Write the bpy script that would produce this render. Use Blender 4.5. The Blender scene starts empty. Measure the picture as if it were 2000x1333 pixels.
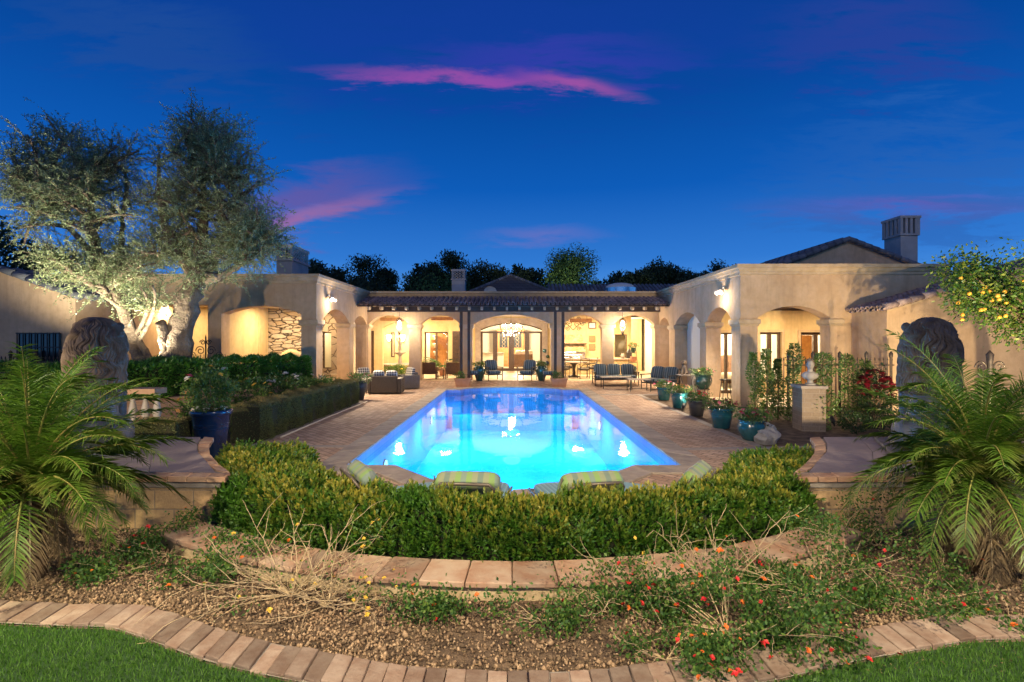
import bpy, bmesh, math, random
import numpy as np
from mathutils import Vector, Matrix
random.seed(7); RNG = np.random.default_rng(7)
PI = math.pi; R = math.radians
sc = bpy.context.scene
COL = sc.collection

# ---------------------------------------------------------------- camera
cam_d = bpy.data.cameras.new("camera"); cam = bpy.data.objects.new("camera", cam_d); COL.objects.link(cam)
CAMZ = 1.95
cam.location = (0, 0, CAMZ); cam.rotation_euler = (R(90), 0, 0)
cam_d.sensor_width = 36; cam_d.lens = 18; cam_d.shift_y = -1.5/2000
cam_d.clip_start = 0.05; cam_d.clip_end = 3000
sc.camera = cam

# ---------------------------------------------------------------- world: dusk sky
w = bpy.data.worlds.new("World"); sc.world = w; w.use_nodes = True
nt = w.node_tree; nt.nodes.clear()
def nn(t, **kw):
    n = nt.nodes.new(t)
    for k, v in kw.items(): setattr(n, k, v)
    return n
def lk(a, b): nt.links.new(a, b)
out = nn('ShaderNodeOutputWorld'); bg = nn('ShaderNodeBackground'); lk(bg.outputs[0], out.inputs[0])
tc = nn('ShaderNodeTexCoord'); sep = nn('ShaderNodeSeparateXYZ'); lk(tc.outputs['Generated'], sep.inputs[0])
ramp = nn('ShaderNodeValToRGB'); lk(sep.outputs['Z'], ramp.inputs[0])
cr = ramp.color_ramp; cr.elements[0].position = 0.0; cr.elements[0].color = (.13, .40, .88, 1)
cr.elements[1].position = 1.0; cr.elements[1].color = (.003, .010, .10, 1)
for p, c in ((.06, (.10, .36, .90)), (.15, (.034, .215, .72)), (.28, (.005, .12, .54)), (.42, (.002, .075, .38)), (.6, (.002, .045, .25))):
    e = cr.elements.new(p); e.color = (*c, 1)
# tangent-plane coordinates of the sky in front of the terrace (x/y, z/y)
def math_n(op, a, b=None, c=None):
    n = nn('ShaderNodeMath', operation=op)
    for i, v in enumerate((a, b, c)):
        if v is None: continue
        if isinstance(v, (int, float)): n.inputs[i].default_value = v
        else: lk(v, n.inputs[i])
    return n.outputs[0]
yy = math_n('MAXIMUM', sep.outputs['Y'], .02)
U = math_n('DIVIDE', sep.outputs['X'], yy); V = math_n('DIVIDE', sep.outputs['Z'], yy)
cb = nn('ShaderNodeCombineXYZ'); lk(U, cb.inputs[0]); lk(V, cb.inputs[1])
mp = nn('ShaderNodeMapping'); lk(cb.outputs[0], mp.inputs[0]); mp.inputs['Scale'].default_value = (2.6, 13, 1)
nz = nn('ShaderNodeTexNoise'); lk(mp.outputs[0], nz.inputs['Vector']); nz.inputs['Scale'].default_value = 1.6
nz.inputs['Detail'].default_value = 12; nz.inputs['Roughness'].default_value = .66; nz.inputs['Distortion'].default_value = .25
N = nz.outputs['Fac']
base = ramp.outputs[0]
def cloud(u0, v0, su, sv, tilt, col, amount, lo=.0, hi=.55, warp=.9, prev=None):
    du = math_n('SUBTRACT', U, u0); dv = math_n('SUBTRACT', V, v0)
    dv = math_n('SUBTRACT', dv, math_n('MULTIPLY', du, tilt))
    dv = math_n('ADD', dv, math_n('MULTIPLY', math_n('SUBTRACT', N, .5), sv*warp*3.4))
    a = math_n('POWER', math_n('DIVIDE', math_n('ABSOLUTE', du), su), 2.0)
    b = math_n('POWER', math_n('DIVIDE', math_n('ABSOLUTE', dv), sv), 2.0)
    d = math_n('SUBTRACT', 1.0, math_n('SQRT', math_n('ADD', a, b)))
    d = math_n('ADD', d, math_n('MULTIPLY', math_n('SUBTRACT', N, .5), warp))
    mr = nn('ShaderNodeMapRange'); mr.interpolation_type = 'SMOOTHSTEP'; lk(d, mr.inputs[0])
    mr.inputs[1].default_value = lo; mr.inputs[2].default_value = hi; mr.inputs[4].default_value = amount
    mx = nn('ShaderNodeMix', data_type='RGBA'); lk(mr.outputs[0], mx.inputs['Factor']); lk(prev, mx.inputs['A'])
    mx.inputs['B'].default_value = (*col, 1)
    return mx.outputs['Result']
base = cloud(-.05, .62, .75, .14, .0, (.010, .05, .42), .5, -.6, .9, .7, base)
base = cloud(.06, .545, .32, .055, .02, (.045, .05, .46), .65, -.2, .9, 1.5, base)
base = cloud(-.10, .512, .34, .021, -.05, (.42, .09, .44), .75, -.1, 1.0, 1.5, base)
base = cloud(.13, .500, .14, .016, -.22, (.44, .10, .42), .75, -.2, 1.0, 1.3, base)
base = cloud(-.42, .265, .22, .060, .22, (.18, .10, .36), .65, -.3, 1.0, 1.3, base)
base = cloud(-.42, .235, .19, .020, .30, (.42, .17, .40), .7, -.3, 1.0, 1.2, base)
base = cloud(.06, .205, .13, .022, .0, (.17, .19, .58), .6, -.3, 1.0, 1.3, base)
base = cloud(.80, .262, .30, .024, .0, (.16, .10, .42), .6, -.4, 1.0, 1.5, base)
base = cloud(.82, .33, .34, .12, .0, (.03, .14, .50), .5, -.3, .8, 2.4, base)
base = cloud(.72, .60, .25, .10, .0, (.03, .06, .36), .6, -.2, .8, 1.6, base)
base = cloud(-.72, .60, .3, .10, -.3, (.02, .09, .36), .5, -.2, .8, 1.6, base)
lk(base, bg.inputs['Color']); bg.inputs['Strength'].default_value = .90

sun_d = bpy.data.lights.new("sun", 'SUN'); sun_d.energy = 0.28; sun_d.angle = R(4); sun_d.color = (1, .86, .66)
sun = bpy.data.objects.new("sun", sun_d); COL.objects.link(sun); sun.location = (0, -5, 20)
sun.rotation_euler = (R(62), 0, R(-14))
sc.view_settings.view_transform = 'Standard'; sc.view_settings.look = 'None'
sc.view_settings.exposure = 0; sc.view_settings.gamma = 1
cy = sc.cycles
cy.max_bounces = 6; cy.diffuse_bounces = 3; cy.glossy_bounces = 3; cy.transmission_bounces = 4; cy.transparent_max_bounces = 16
cy.sample_clamp_indirect = 3; cy.caustics_reflective = False; cy.caustics_refractive = False
cy.use_denoising = True

WARM = (1, .74, .42); WARMW = (1, .84, .62)
def lamp(kind, loc, power, color=WARM, size=.1, target=None, spot=60, blend=.6, name='lamp_light', parent=None):
    d = bpy.data.lights.new(name, kind); d.energy = power; d.color = color
    if kind == 'AREA': d.size = size
    else: d.shadow_soft_size = size
    if kind == 'SPOT': d.spot_size = R(spot); d.spot_blend = blend
    o = bpy.data.objects.new(name, d); COL.objects.link(o); o.location = loc
    if target is not None:
        o.rotation_euler = (Vector(target)-Vector(loc)).to_track_quat('-Z', 'Y').to_euler()
    if parent: o.parent = parent
    return o
# garden floodlights shining from the lawn behind the viewer
lamp('SPOT', (-4.4, -1.0, 6.2), 3500, (1, .83, .56), .12, (-.6, 4.4, 0), 62, .7, 'floodlight')
lamp('SPOT', (4.6, -1.2, 6.2), 3500, (1, .83, .56), .12, (.8, 4.4, 0), 62, .7, 'floodlight')
lamp('SPOT', (6.9, 3.0, .95), 3900, (1, .80, .50), .1, (9.2, 14.6, 2.6), 64, .6, 'floodlight')
lamp('SPOT', (-6.9, 2.2, 1.1), 1900, (1, .78, .47), .1, (-6.6, 14.6, 2.2), 52, .9, 'floodlight')

# ---------------------------------------------------------------- materials
def newmat(name):
    m = bpy.data.materials.new(name); m.use_nodes = True
    t = m.node_tree; b = t.nodes['Principled BSDF']
    return m, t, b
def _mix(t, fac, a, b, mode='MIX'):
    n = t.nodes.new('ShaderNodeMix'); n.data_type = 'RGBA'; n.blend_type = mode
    for key, v in (('Factor', fac), ('A', a), ('B', b)):
        if hasattr(v, 'links') or hasattr(v, 'is_output'): t.links.new(v, n.inputs[key])
        elif key == 'Factor': n.inputs[key].default_value = v
        else: n.inputs[key].default_value = (*v, 1)
    return n.outputs['Result']
def _noise(t, scale, detail=4, rough=.6, vec=None, dist=0):
    n = t.nodes.new('ShaderNodeTexNoise'); n.inputs['Scale'].default_value = scale
    n.inputs['Detail'].default_value = detail; n.inputs['Roughness'].default_value = rough; n.inputs['Distortion'].default_value = dist
    if vec is None:
        tcn = t.nodes.new('ShaderNodeTexCoord'); vec = tcn.outputs['Object']
    t.links.new(vec, n.inputs['Vector']); return n.outputs['Fac']
def _range(t, v, a, b, c=0, d=1):
    n = t.nodes.new('ShaderNodeMapRange'); t.links.new(v, n.inputs[0])
    for i, x in enumerate((a, b, c, d)): n.inputs[i+1].default_value = x
    return n.outputs[0]
def _bump(t, b, h, strength=.3, dist=.02):
    n = t.nodes.new('ShaderNodeBump'); n.inputs['Strength'].default_value = strength; n.inputs['Distance'].default_value = dist
    t.links.new(h, n.inputs['Height']); t.links.new(n.outputs[0], b.inputs['Normal'])
def mat(name, col, rough=.7, col2=None, scale=3, bump=0, bscale=60, metal=0, spec=.5, island=0, coat=0, bd=.01):
    m, t, b = newmat(name)
    b.inputs['Roughness'].default_value = rough; b.inputs['Metallic'].default_value = metal
    b.inputs['Specular IOR Level'].default_value = spec; b.inputs['Coat Weight'].default_value = coat
    c = None
    if col2:
        c = _mix(t, _range(t, _noise(t, scale, 6), .35, .65), col, col2)
    if island:
        g = t.nodes.new('ShaderNodeNewGeometry')
        v = _range(t, g.outputs['Random Per Island'], 0, 1, 1-island, 1+island)
        hs = t.nodes.new('ShaderNodeHueSaturation'); t.links.new(v, hs.inputs['Value'])
        if c is not None: t.links.new(c, hs.inputs['Color'])
        else: hs.inputs['Color'].default_value = (*col, 1)
        c = hs.outputs[0]
    if c is not None: t.links.new(c, b.inputs['Base Color'])
    else: b.inputs['Base Color'].default_value = (*col, 1)
    if bump: _bump(t, b, _noise(t, bscale, 5), bump, bd)
    return m
def leafmat(name, c1, c2, c3=None, rough=.5, trans=.25):
    """leaves: colour differs leaf by leaf; point attribute 'tip' brings in the colour of new growth"""
    m, t, b = newmat(name)
    g = t.nodes.new('ShaderNodeNewGeometry')
    c = _mix(t, g.outputs['Random Per Island'], c1, c2)
    if c3:
        a = t.nodes.new('ShaderNodeAttribute'); a.attribute_name = 'tip'
        c = _mix(t, a.outputs['Fac'], c, c3)
    t.links.new(c, b.inputs['Base Color']); b.inputs['Roughness'].default_value = rough
    tr = t.nodes.new('ShaderNodeBsdfTranslucent'); t.links.new(c, tr.inputs['Color'])
    mx = t.nodes.new('ShaderNodeMixShader'); mx.inputs[0].default_value = trans
    t.links.new(b.outputs[0], mx.inputs[1]); t.links.new(tr.outputs[0], mx.inputs[2])
    t.links.new(mx.outputs[0], t.nodes['Material Output'].inputs['Surface'])
    return m
def emat(name, col, s):
    m, t, b = newmat(name); b.inputs['Base Color'].default_value = (*col, 1)
    b.inputs['Emission Color'].default_value = (*col, 1); b.inputs['Emission Strength'].default_value = s
    return m
def vorostone(name, scl, c1, c2, mortar, edge=.05, vscale=(1, 1, 1), strength=.8):
    m, t, b = newmat(name)
    tcn = t.nodes.new('ShaderNodeTexCoord'); mpn = t.nodes.new('ShaderNodeMapping')
    t.links.new(tcn.outputs['Object'], mpn.inputs[0]); mpn.inputs['Scale'].default_value = vscale
    nzz = t.nodes.new('ShaderNodeTexNoise'); nzz.inputs['Scale'].default_value = 2.5; t.links.new(mpn.outputs[0], nzz.inputs['Vector'])
    add = t.nodes.new('ShaderNodeVectorMath'); add.operation = 'MULTIPLY_ADD'
    t.links.new(nzz.outputs['Color'], add.inputs[0]); add.inputs[1].default_value = (.35,)*3; t.links.new(mpn.outputs[0], add.inputs[2])
    v1 = t.nodes.new('ShaderNodeTexVoronoi'); v1.feature = 'DISTANCE_TO_EDGE'; v1.inputs['Scale'].default_value = scl
    v2 = t.nodes.new('ShaderNodeTexVoronoi'); v2.inputs['Scale'].default_value = scl
    t.links.new(add.outputs[0], v1.inputs['Vector']); t.links.new(add.outputs[0], v2.inputs['Vector'])
    sp = t.nodes.new('ShaderNodeSeparateColor'); t.links.new(v2.outputs['Color'], sp.inputs[0])
    c = _mix(t, sp.outputs[0], c1, c2)
    c = _mix(t, _range(t, _noise(t, 14, 6), .3, .7, 0, .35), c, tuple(x*.5 for x in c1))
    e = _range(t, v1.outputs['Distance'], edge*.3, edge)
    c = _mix(t, e, mortar, c)
    t.links.new(c, b.inputs['Base Color']); b.inputs['Roughness'].default_value = .85
    h = t.nodes.new('ShaderNodeMath'); h.operation = 'ADD'
    t.links.new(_range(t, v1.outputs['Distance'], 0, edge*1.6), h.inputs[0])
    t.links.new(_range(t, sp.outputs[1], 0, 1, 0, .8), h.inputs[1])
    _bump(t, b, h.outputs[0], strength, .05)
    return m
def brickmat(name, c1, c2, mortar, bw, bh, rot=0, mort=.008, plane='XY', rough=.8, offs=.5, var=.3):
    m, t, b = newmat(name)
    tcn = t.nodes.new('ShaderNodeTexCoord'); mpn = t.nodes.new('ShaderNodeMapping')
    src = tcn.outputs['Object']
    if plane != 'XY':
        s = t.nodes.new('ShaderNodeSeparateXYZ'); t.links.new(src, s.inputs[0])
        cbn = t.nodes.new('ShaderNodeCombineXYZ'); ad = t.nodes.new('ShaderNodeMath'); ad.operation = 'ADD'
        t.links.new(s.outputs[0], ad.inputs[0]); t.links.new(s.outputs[1], ad.inputs[1])
        t.links.new(ad.outputs[0], cbn.inputs[0]); t.links.new(s.outputs[2], cbn.inputs[1]); src = cbn.outputs[0]
    t.links.new(src, mpn.inputs[0]); mpn.inputs['Rotation'].default_value = (0, 0, rot)
    br = t.nodes.new('ShaderNodeTexBrick'); t.links.new(mpn.outputs[0], br.inputs['Vector'])
    br.inputs['Scale'].default_value = 1; br.inputs['Brick Width'].default_value = bw; br.inputs['Row Height'].default_value = bh
    br.inputs['Mortar Size'].default_value = mort; br.inputs['Mortar Smooth'].default_value = .3; br.offset = offs
    br.inputs['Color1'].default_value = (*c1, 1); br.inputs['Color2'].default_value = (*c2, 1); br.inputs['Mortar'].default_value = (*mortar, 1)
    c = _mix(t, _range(t, _noise(t, 1.3, 7, .65), .3, .7, 0, var), br.outputs['Color'], tuple(x*.45 for x in c1))
    c = _mix(t, _range(t, _noise(t, 30, 4), .35, .75, 0, .3), c, tuple(min(1, x*1.5) for x in c2))
    t.links.new(c, b.inputs['Base Color']); b.inputs['Roughness'].default_value = rough
    h = t.nodes.new('ShaderNodeMath'); h.operation = 'MULTIPLY_ADD'
    t.links.new(br.outputs['Fac'], h.inputs[0]); h.inputs[1].default_value = -1.0; t.links.new(_noise(t, 45, 5), h.inputs[2])
    _bump(t, b, h.outputs[0], .6, .008)
    return m
def stripemat(name, cols, width, axis=0, rough=.85, cross=None):
    """woven stripes across one object axis, colours in turn"""
    m, t, b = newmat(name)
    tcn = t.nodes.new('ShaderNodeTexCoord'); s = t.nodes.new('ShaderNodeSeparateXYZ'); t.links.new(tcn.outputs['Object'], s.inputs[0])
    def band(ax, wd, cs):
        mm = t.nodes.new('ShaderNodeMath'); mm.operation = 'MULTIPLY'; t.links.new(s.outputs[ax], mm.inputs[0]); mm.inputs[1].default_value = 1/(wd*len(cs))
        ff = t.nodes.new('ShaderNodeMath'); ff.operation = 'FRACT'; t.links.new(mm.outputs[0], ff.inputs[0])
        rp = t.nodes.new('ShaderNodeValToRGB'); rp.color_ramp.interpolation = 'CONSTANT'; t.links.new(ff.outputs[0], rp.inputs[0])
        e = rp.color_ramp.elements; e[0].position = 0; e[0].color = (*cs[0], 1); e[1].position = 1/len(cs); e[1].color = (*cs[1 % len(cs)], 1)
        for i in range(2, len(cs)):
            x = e.new(i/len(cs)); x.color = (*cs[i], 1)
        return rp.outputs[0]
    c = band(axis, width, cols)
    if cross: c = _mix(t, .45, c, band(cross[0], cross[1], cross[2]))
    t.links.new(c, b.inputs['Base Color']); b.inputs['Roughness'].default_value = rough
    b.inputs['Sheen Weight'].default_value = .2
    _bump(t, b, _noise(t, 300, 2), .2, .002)
    return m

M = {}
def stucco(name, c, c2):
    m, t, b = newmat(name)
    f = _range(t, _noise(t, .9, 8, .65), .35, .68)
    cc = _mix(t, f, c, c2)
    cc = _mix(t, _range(t, _noise(t, 6, 5), .4, .7, 0, .35), cc, tuple(x*.72 for x in c))
    tcn = t.nodes.new('ShaderNodeTexCoord'); mpn = t.nodes.new('ShaderNodeMapping'); mpn.inputs['Scale'].default_value = (2.6, 2.6, .28); t.links.new(tcn.outputs['Object'], mpn.inputs[0])
    cc = _mix(t, _range(t, _noise(t, 1.7, 8, .7, mpn.outputs[0]), .48, .72, 0, .45), cc, tuple(x*.6 for x in c))
    t.links.new(cc, b.inputs['Base Color']); b.inputs['Roughness'].default_value = .9; b.inputs['Specular IOR Level'].default_value = .2
    _bump(t, b, _noise(t, 38, 6, .7), .55, .012)
    return m
M['stucco'] = stucco('stucco', (.55, .37, .215), (.66, .48, .31))
M['stucco_in'] = stucco('stucco_inside', (.68, .49, .24), (.72, .57, .32))
M['trim'] = mat('cornice_plaster', (.60, .45, .28), .85, (.48, .34, .20), 4, .25, 50)
M['ceil'] = mat('ceiling_plaster', (.72, .62, .46), .9, (.64, .53, .38), 2, .2, 30)
M['dark'] = mat('dark_timber', (.06, .035, .022), .85, (.075, .052, .04), 9, .3, 40)
M['door'] = mat('stained_door', (.05, .028, .016), .45, (.09, .05, .028), 14, .15, 60)
M['wood'] = mat('honey_wood', (.40, .18, .06), .5, (.55, .28, .10), 7, .1, 50)
M['tile'] = mat('roof_tile', (.27, .19, .17), .85, (.38, .28, .25), 5, .35, 40, island=.35)
M['tile_far'] = mat('roof_tile_slate', (.12, .13, .15), .85, (.2, .2, .21), 2, .35, 40, island=.3)
M['flag'] = vorostone('flagstone', 2.7, (.46, .34, .22), (.62, .50, .36), (.10, .07, .05), .045)
M['ledge'] = vorostone('ledgestone', 2.2, (.44, .33, .22), (.66, .55, .42), (.05, .035, .025), .06, (1, 1, 3.2), 1.0)
M['deck'] = brickmat('deck_pavers', (.38, .22, .14), (.64, .44, .31), (.08, .055, .04), .26, .13, R(45), .010)
M['travertine'] = mat('travertine', (.42, .34, .27), .7, (.30, .24, .21), 5, .4, 40, island=.16)
M['floor'] = brickmat('loggia_tiles', (.60, .48, .33), (.66, .54, .38), (.38, .30, .2), .45, .45, R(45), .006, offs=0, rough=.35)
M['brickcap'] = mat('brick_cap', (.42, .22, .13), .85, (.52, .34, .22), 5, .6, 30, island=.28)
M['cap'] = mat('clay_coping', (.34, .18, .11), .88, (.44, .32, .23), 4.5, .9, 18, island=.26)
M['edging'] = mat('brick_edging', (.23, .145, .10), .92, (.33, .245, .185), 8, .9, 26, island=.38)
M['mortar'] = mat('mortar', (.36, .31, .26), .95, (.25, .21, .17), 8, .4, 60)
M['block'] = brickmat('split_block', (.50, .31, .15), (.60, .41, .22), (.28, .22, .16), .40, .20, 0, .008, 'V', .9)
M['brick'] = brickmat('planter_brick', (.38, .22, .15), (.48, .32, .22), (.25, .2, .16), .40, .1, 0, .008, 'V', .9)
M['slate'] = mat('slate_slab', (.24, .19, .20), .65, (.32, .25, .24), 2, .5, 18)
M['gravel_bed'] = mat('gravel_bed', (.075, .046, .028), .95, (.24, .16, .10), 5, .9, 120, bd=.02)
M['stone'] = mat('gravel_stone', (.20, .125, .07), .9, (.35, .245, .15), 14, .3, 90, island=.75)
M['soil'] = mat('soil', (.11, .075, .045), .95, (.17, .12, .07), 4, .6, 50)
M['turf'] = mat('turf', (.02, .055, .012), .9, (.03, .08, .02), 10, .4, 90)
M['grass'] = leafmat('grass_blades', (.06, .18, .02), (.16, .32, .05), None, .5, .3)
M['iron'] = mat('wrought_iron', (.05, .04, .035), .55, (.09, .065, .05), 20, .2, 60, metal=.5)
M['black'] = mat('black_metal', (.02, .02, .02), .5)
M['bark'] = mat('olive_bark', (.14, .10, .07), .95, (.26, .20, .14), 5, 1.0, 13, bd=.06)
M['twig'] = mat('pale_twig', (.45, .33, .18), .8, (.55, .42, .26), 12)
M['stem'] = mat('brown_stem', (.16, .11, .06), .85, (.22, .15, .09), 12)
M['basin'] = mat('pool_plaster', (.10, .50, .85), .6, (.12, .56, .9), 6, .05, 30)
M['watertile'] = brickmat('waterline_tile', (.16, .20, .42), (.25, .28, .50), (.4, .4, .5), .15, .15, 0, .006, 'V', .3, 0)
# ---------------------------------------------------------------- mesh helpers
def arr_mesh(name, V, F, m, parent=None, smooth=False, tip=None, loc=None):
    """V (n,3), F (m,k) arrays -> one mesh object"""
    V = np.asarray(V, np.float32); F = np.asarray(F, np.int32)
    me = bpy.data.meshes.new(name); k = F.shape[1]
    me.vertices.add(len(V)); me.vertices.foreach_set('co', V.ravel())
    me.loops.add(F.size); me.loops.foreach_set('vertex_index', F.ravel())
    me.polygons.add(len(F)); me.polygons.foreach_set('loop_start', np.arange(0, F.size, k, dtype=np.int32))
    me.polygons.foreach_set('loop_total', np.full(len(F), k, np.int32))
    if smooth: me.polygons.foreach_set('use_smooth', np.ones(len(F), bool))
    if tip is not None:
        a = me.attributes.new('tip', 'FLOAT', 'POINT'); a.data.foreach_set('value', np.asarray(tip, np.float32))
    me.materials.append(m); me.update(); me.validate()
    o = bpy.data.objects.new(name, me); COL.objects.link(o)
    if parent is not None: o.parent = parent
    if loc is not None: o.location = loc
    return o
def catVF(parts):
    Vs, Fs, n = [], [], 0
    for V, F in parts:
        Vs.append(V); Fs.append(F+n); n += len(V)
    return np.concatenate(Vs), np.concatenate(Fs)
class MB:
    def __init__(s): s.v = []; s.f = []; s.sm = []
    def add(s, vs, fs, smooth=False):
        n = len(s.v); s.v += [tuple(v) for v in vs]; s.f += [tuple(i+n for i in f) for f in fs]; s.sm += [smooth]*len(fs); return s
    def box(s, x0, x1, y0, y1, z0, z1, T=None):
        vs = [(x, y, z) for z in (z0, z1) for y in (y0, y1) for x in (x0, x1)]
        if T is not None: vs = [tuple(T @ Vector(v)) for v in vs]
        return s.add(vs, [(0, 2, 3, 1), (4, 5, 7, 6), (0, 1, 5, 4), (2, 6, 7, 3), (0, 4, 6, 2), (1, 3, 7, 5)])
    def tube(s, path, rad, n=8, cap=True, flat=1.0):
        path = [Vector(p) for p in path]
        if not hasattr(rad, '__len__'): rad = [rad]*len(path)
        vs = []; a = None
        for i, p in enumerate(path):
            d = (path[min(i+1, len(path)-1)]-path[max(i-1, 0)])
            d = d.normalized() if d.length > 1e-9 else Vector((0, 0, 1))
            if a is None: a = d.orthogonal().normalized()
            a = (a - d*a.dot(d)); a = a.normalized() if a.length > 1e-6 else d.orthogonal().normalized()
            b = d.cross(a)
            for k in range(n):
                t = 2*PI*k/n; vs.append(p+(a*math.cos(t)+b*math.sin(t)*flat)*rad[i])
        fs = [(i*n+k, i*n+(k+1) % n, (i+1)*n+(k+1) % n, (i+1)*n+k) for i in range(len(path)-1) for k in range(n)]
        s.add(vs, fs, True)
        if cap:
            m0 = len(s.v)-len(vs); s.f += [tuple(m0+k for k in reversed(range(n))), tuple(m0+len(vs)-n+k for k in range(n))]; s.sm += [False]*2
        return s
    def cyl(s, p0, p1, r0, r1=None, n=12): return s.tube([p0, p1], [r0, r0 if r1 is None else r1], n)
    def lathe(s, prof, c=(0, 0, 0), n=24, squash=1.0):
        vs = [(c[0]+r*math.cos(2*PI*k/n), c[1]+r*math.sin(2*PI*k/n)*squash, c[2]+z) for r, z in prof for k in range(n)]
        fs = [(i*n+k, i*n+(k+1) % n, (i+1)*n+(k+1) % n, (i+1)*n+k) for i in range(len(prof)-1) for k in range(n)]
        return s.add(vs, fs, True)
    def ball(s, c, r, n=10, m=7):
        if not hasattr(r, '__len__'): r = (r, r, r)
        vs = []
        for i in range(m+1):
            ph = PI*i/m
            for k in range(n):
                t = 2*PI*k/n; vs.append((c[0]+r[0]*math.sin(ph)*math.cos(t), c[1]+r[1]*math.sin(ph)*math.sin(t), c[2]-r[2]*math.cos(ph)))
        return s.add(vs, [(i*n+k, i*n+(k+1) % n, (i+1)*n+(k+1) % n, (i+1)*n+k) for i in range(m) for k in range(n)], True)
    def prism(s, poly, z0, z1):
        n = len(poly); vs = [(x, y, z0) for x, y in poly]+[(x, y, z1) for x, y in poly]
        return s.add(vs, [tuple(reversed(range(n))), tuple(range(n, 2*n))]+[(i, (i+1) % n, n+(i+1) % n, n+i) for i in range(n)])
    def cushion(s, c, half, T=None, p=3.2, n=20, m=10):
        vs = []
        for i in range(m+1):
            ph = PI*i/m-PI/2
            for k in range(n):
                t = 2*PI*k/n
                f = lambda q: math.copysign(abs(q)**(2/p), q)
                v = Vector((c[0]+half[0]*f(math.cos(ph))*f(math.cos(t)), c[1]+half[1]*f(math.cos(ph))*f(math.sin(t)), c[2]+half[2]*f(math.sin(ph))))
                vs.append(T @ v if T is not None else v)
        return s.add(vs, [(i*n+k, i*n+(k+1) % n, (i+1)*n+(k+1) % n, (i+1)*n+k) for i in range(m) for k in range(n)], True)
    def build(s, name, m, parent=None, bevel=0, seg=2):
        me = bpy.data.meshes.new(name); me.from_pydata(s.v, [], s.f); me.polygons.foreach_set('use_smooth', s.sm)
        me.materials.append(m if not isinstance(m, str) else M[m]); me.update()
        o = bpy.data.objects.new(name, me); COL.objects.link(o)
        if parent is not None: o.parent = parent
        if bevel:
            b = o.modifiers.new('bevel', 'BEVEL'); b.width = bevel; b.segments = seg; b.limit_method = 'ANGLE'; b.angle_limit = R(40)
        return o
def tag(o, label=None, cat=None, group=None, kind=None):
    if label: o['label'] = label
    if cat: o['category'] = cat
    if group: o['group'] = group
    if kind: o['kind'] = kind
    return o
def thing(name, label, cat, loc=(0, 0, 0), rz=0, group=None):
    o = bpy.data.objects.new(name, None); COL.objects.link(o); o.empty_display_size = .1
    o.location = loc; o.rotation_euler = (0, 0, rz); return tag(o, label, cat, group)
def cp(o, loc=None, rz=None, label=None, scale=None, parent=None):
    c = o.copy(); COL.objects.link(c)
    if parent is not None: c.parent = parent
    if loc is not None: c.location = loc
    if rz is not None: c.rotation_euler = (0, 0, rz)
    if scale is not None: c.scale = (scale,)*3 if not hasattr(scale, '__len__') else scale
    if label: c['label'] = label
    for ch in o.children: cp(ch, parent=c)
    return c
def struct(name, mb, m, **k):
    o = mb.build(name, m, **k) if isinstance(mb, MB) else mb
    o['kind'] = 'structure'; return o
def P(px, py, D): return Vector(((px-1000)/1000*D, D, CAMZ-(py-665)/1000*D))
def G(px, py, z=0.):
    D = (CAMZ-z)*1000/(py-665); return Vector(((px-1000)/1000*D, D, z))

def leaves(C, D, L, W, fold=.25, seed=0, tilt=None):
    """one kite-shaped folded leaf per row: base C, direction D, length L, width W -> V, F"""
    rg = np.random.default_rng(seed); n = len(C)
    D = D/np.maximum(np.linalg.norm(D, axis=1, keepdims=True), 1e-9)
    r = rg.normal(size=(n, 3)); S = np.cross(D, r); S /= np.maximum(np.linalg.norm(S, axis=1, keepdims=True), 1e-9)
    Nn = np.cross(S, D)
    L = np.broadcast_to(L, (n,))[:, None]; W = np.broadcast_to(W, (n,))[:, None]
    a = C; b = C+D*L*.45+S*W*.5+Nn*W*fold; c = C+D*L; d = C+D*L*.45-S*W*.5+Nn*W*fold
    V = np.stack([a, b, c, d], 1).reshape(-1, 3)
    i = np.arange(n)[:, None]*4
    F = np.concatenate([i+0, i+1, i+2, i+3], 1)
    return V, F
def rdir(n, seed, up=0.):
    rg = np.random.default_rng(seed); d = rg.normal(size=(n, 3)); d /= np.linalg.norm(d, axis=1, keepdims=True); d[:, 2] += up
    return d/np.linalg.norm(d, axis=1, keepdims=True)
def tris(poly_loops, z=0.):
    bm = bmesh.new(); es = []
    for lp in poly_loops:
        vs = [bm.verts.new((x, y, z)) for x, y in lp]
        es += [bm.edges.new((vs[i], vs[(i+1) % len(vs)])) for i in range(len(vs))]
    bmesh.ops.triangle_fill(bm, use_beauty=True, use_dissolve=False, edges=es)
    bmesh.ops.recalc_face_normals(bm, faces=bm.faces)
    for f in bm.faces:
        if f.normal.z < 0: f.normal_flip()
    return bm
def sheet(name, loops, z, m, sides=None):
    bm = tris(loops, z); me = bpy.data.meshes.new(name); bm.to_mesh(me); bm.free(); me.materials.append(M[m])
    o = bpy.data.objects.new(name, me); COL.objects.link(o); o['kind'] = 'structure'; return o
def resample(pts, n):
    p = np.array(pts, float); d = np.r_[0, np.cumsum(np.linalg.norm(np.diff(p, axis=0), axis=1))]
    t = np.linspace(0, d[-1], n); return np.stack([np.interp(t, d, p[:, k]) for k in range(p.shape[1])], 1)
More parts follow.
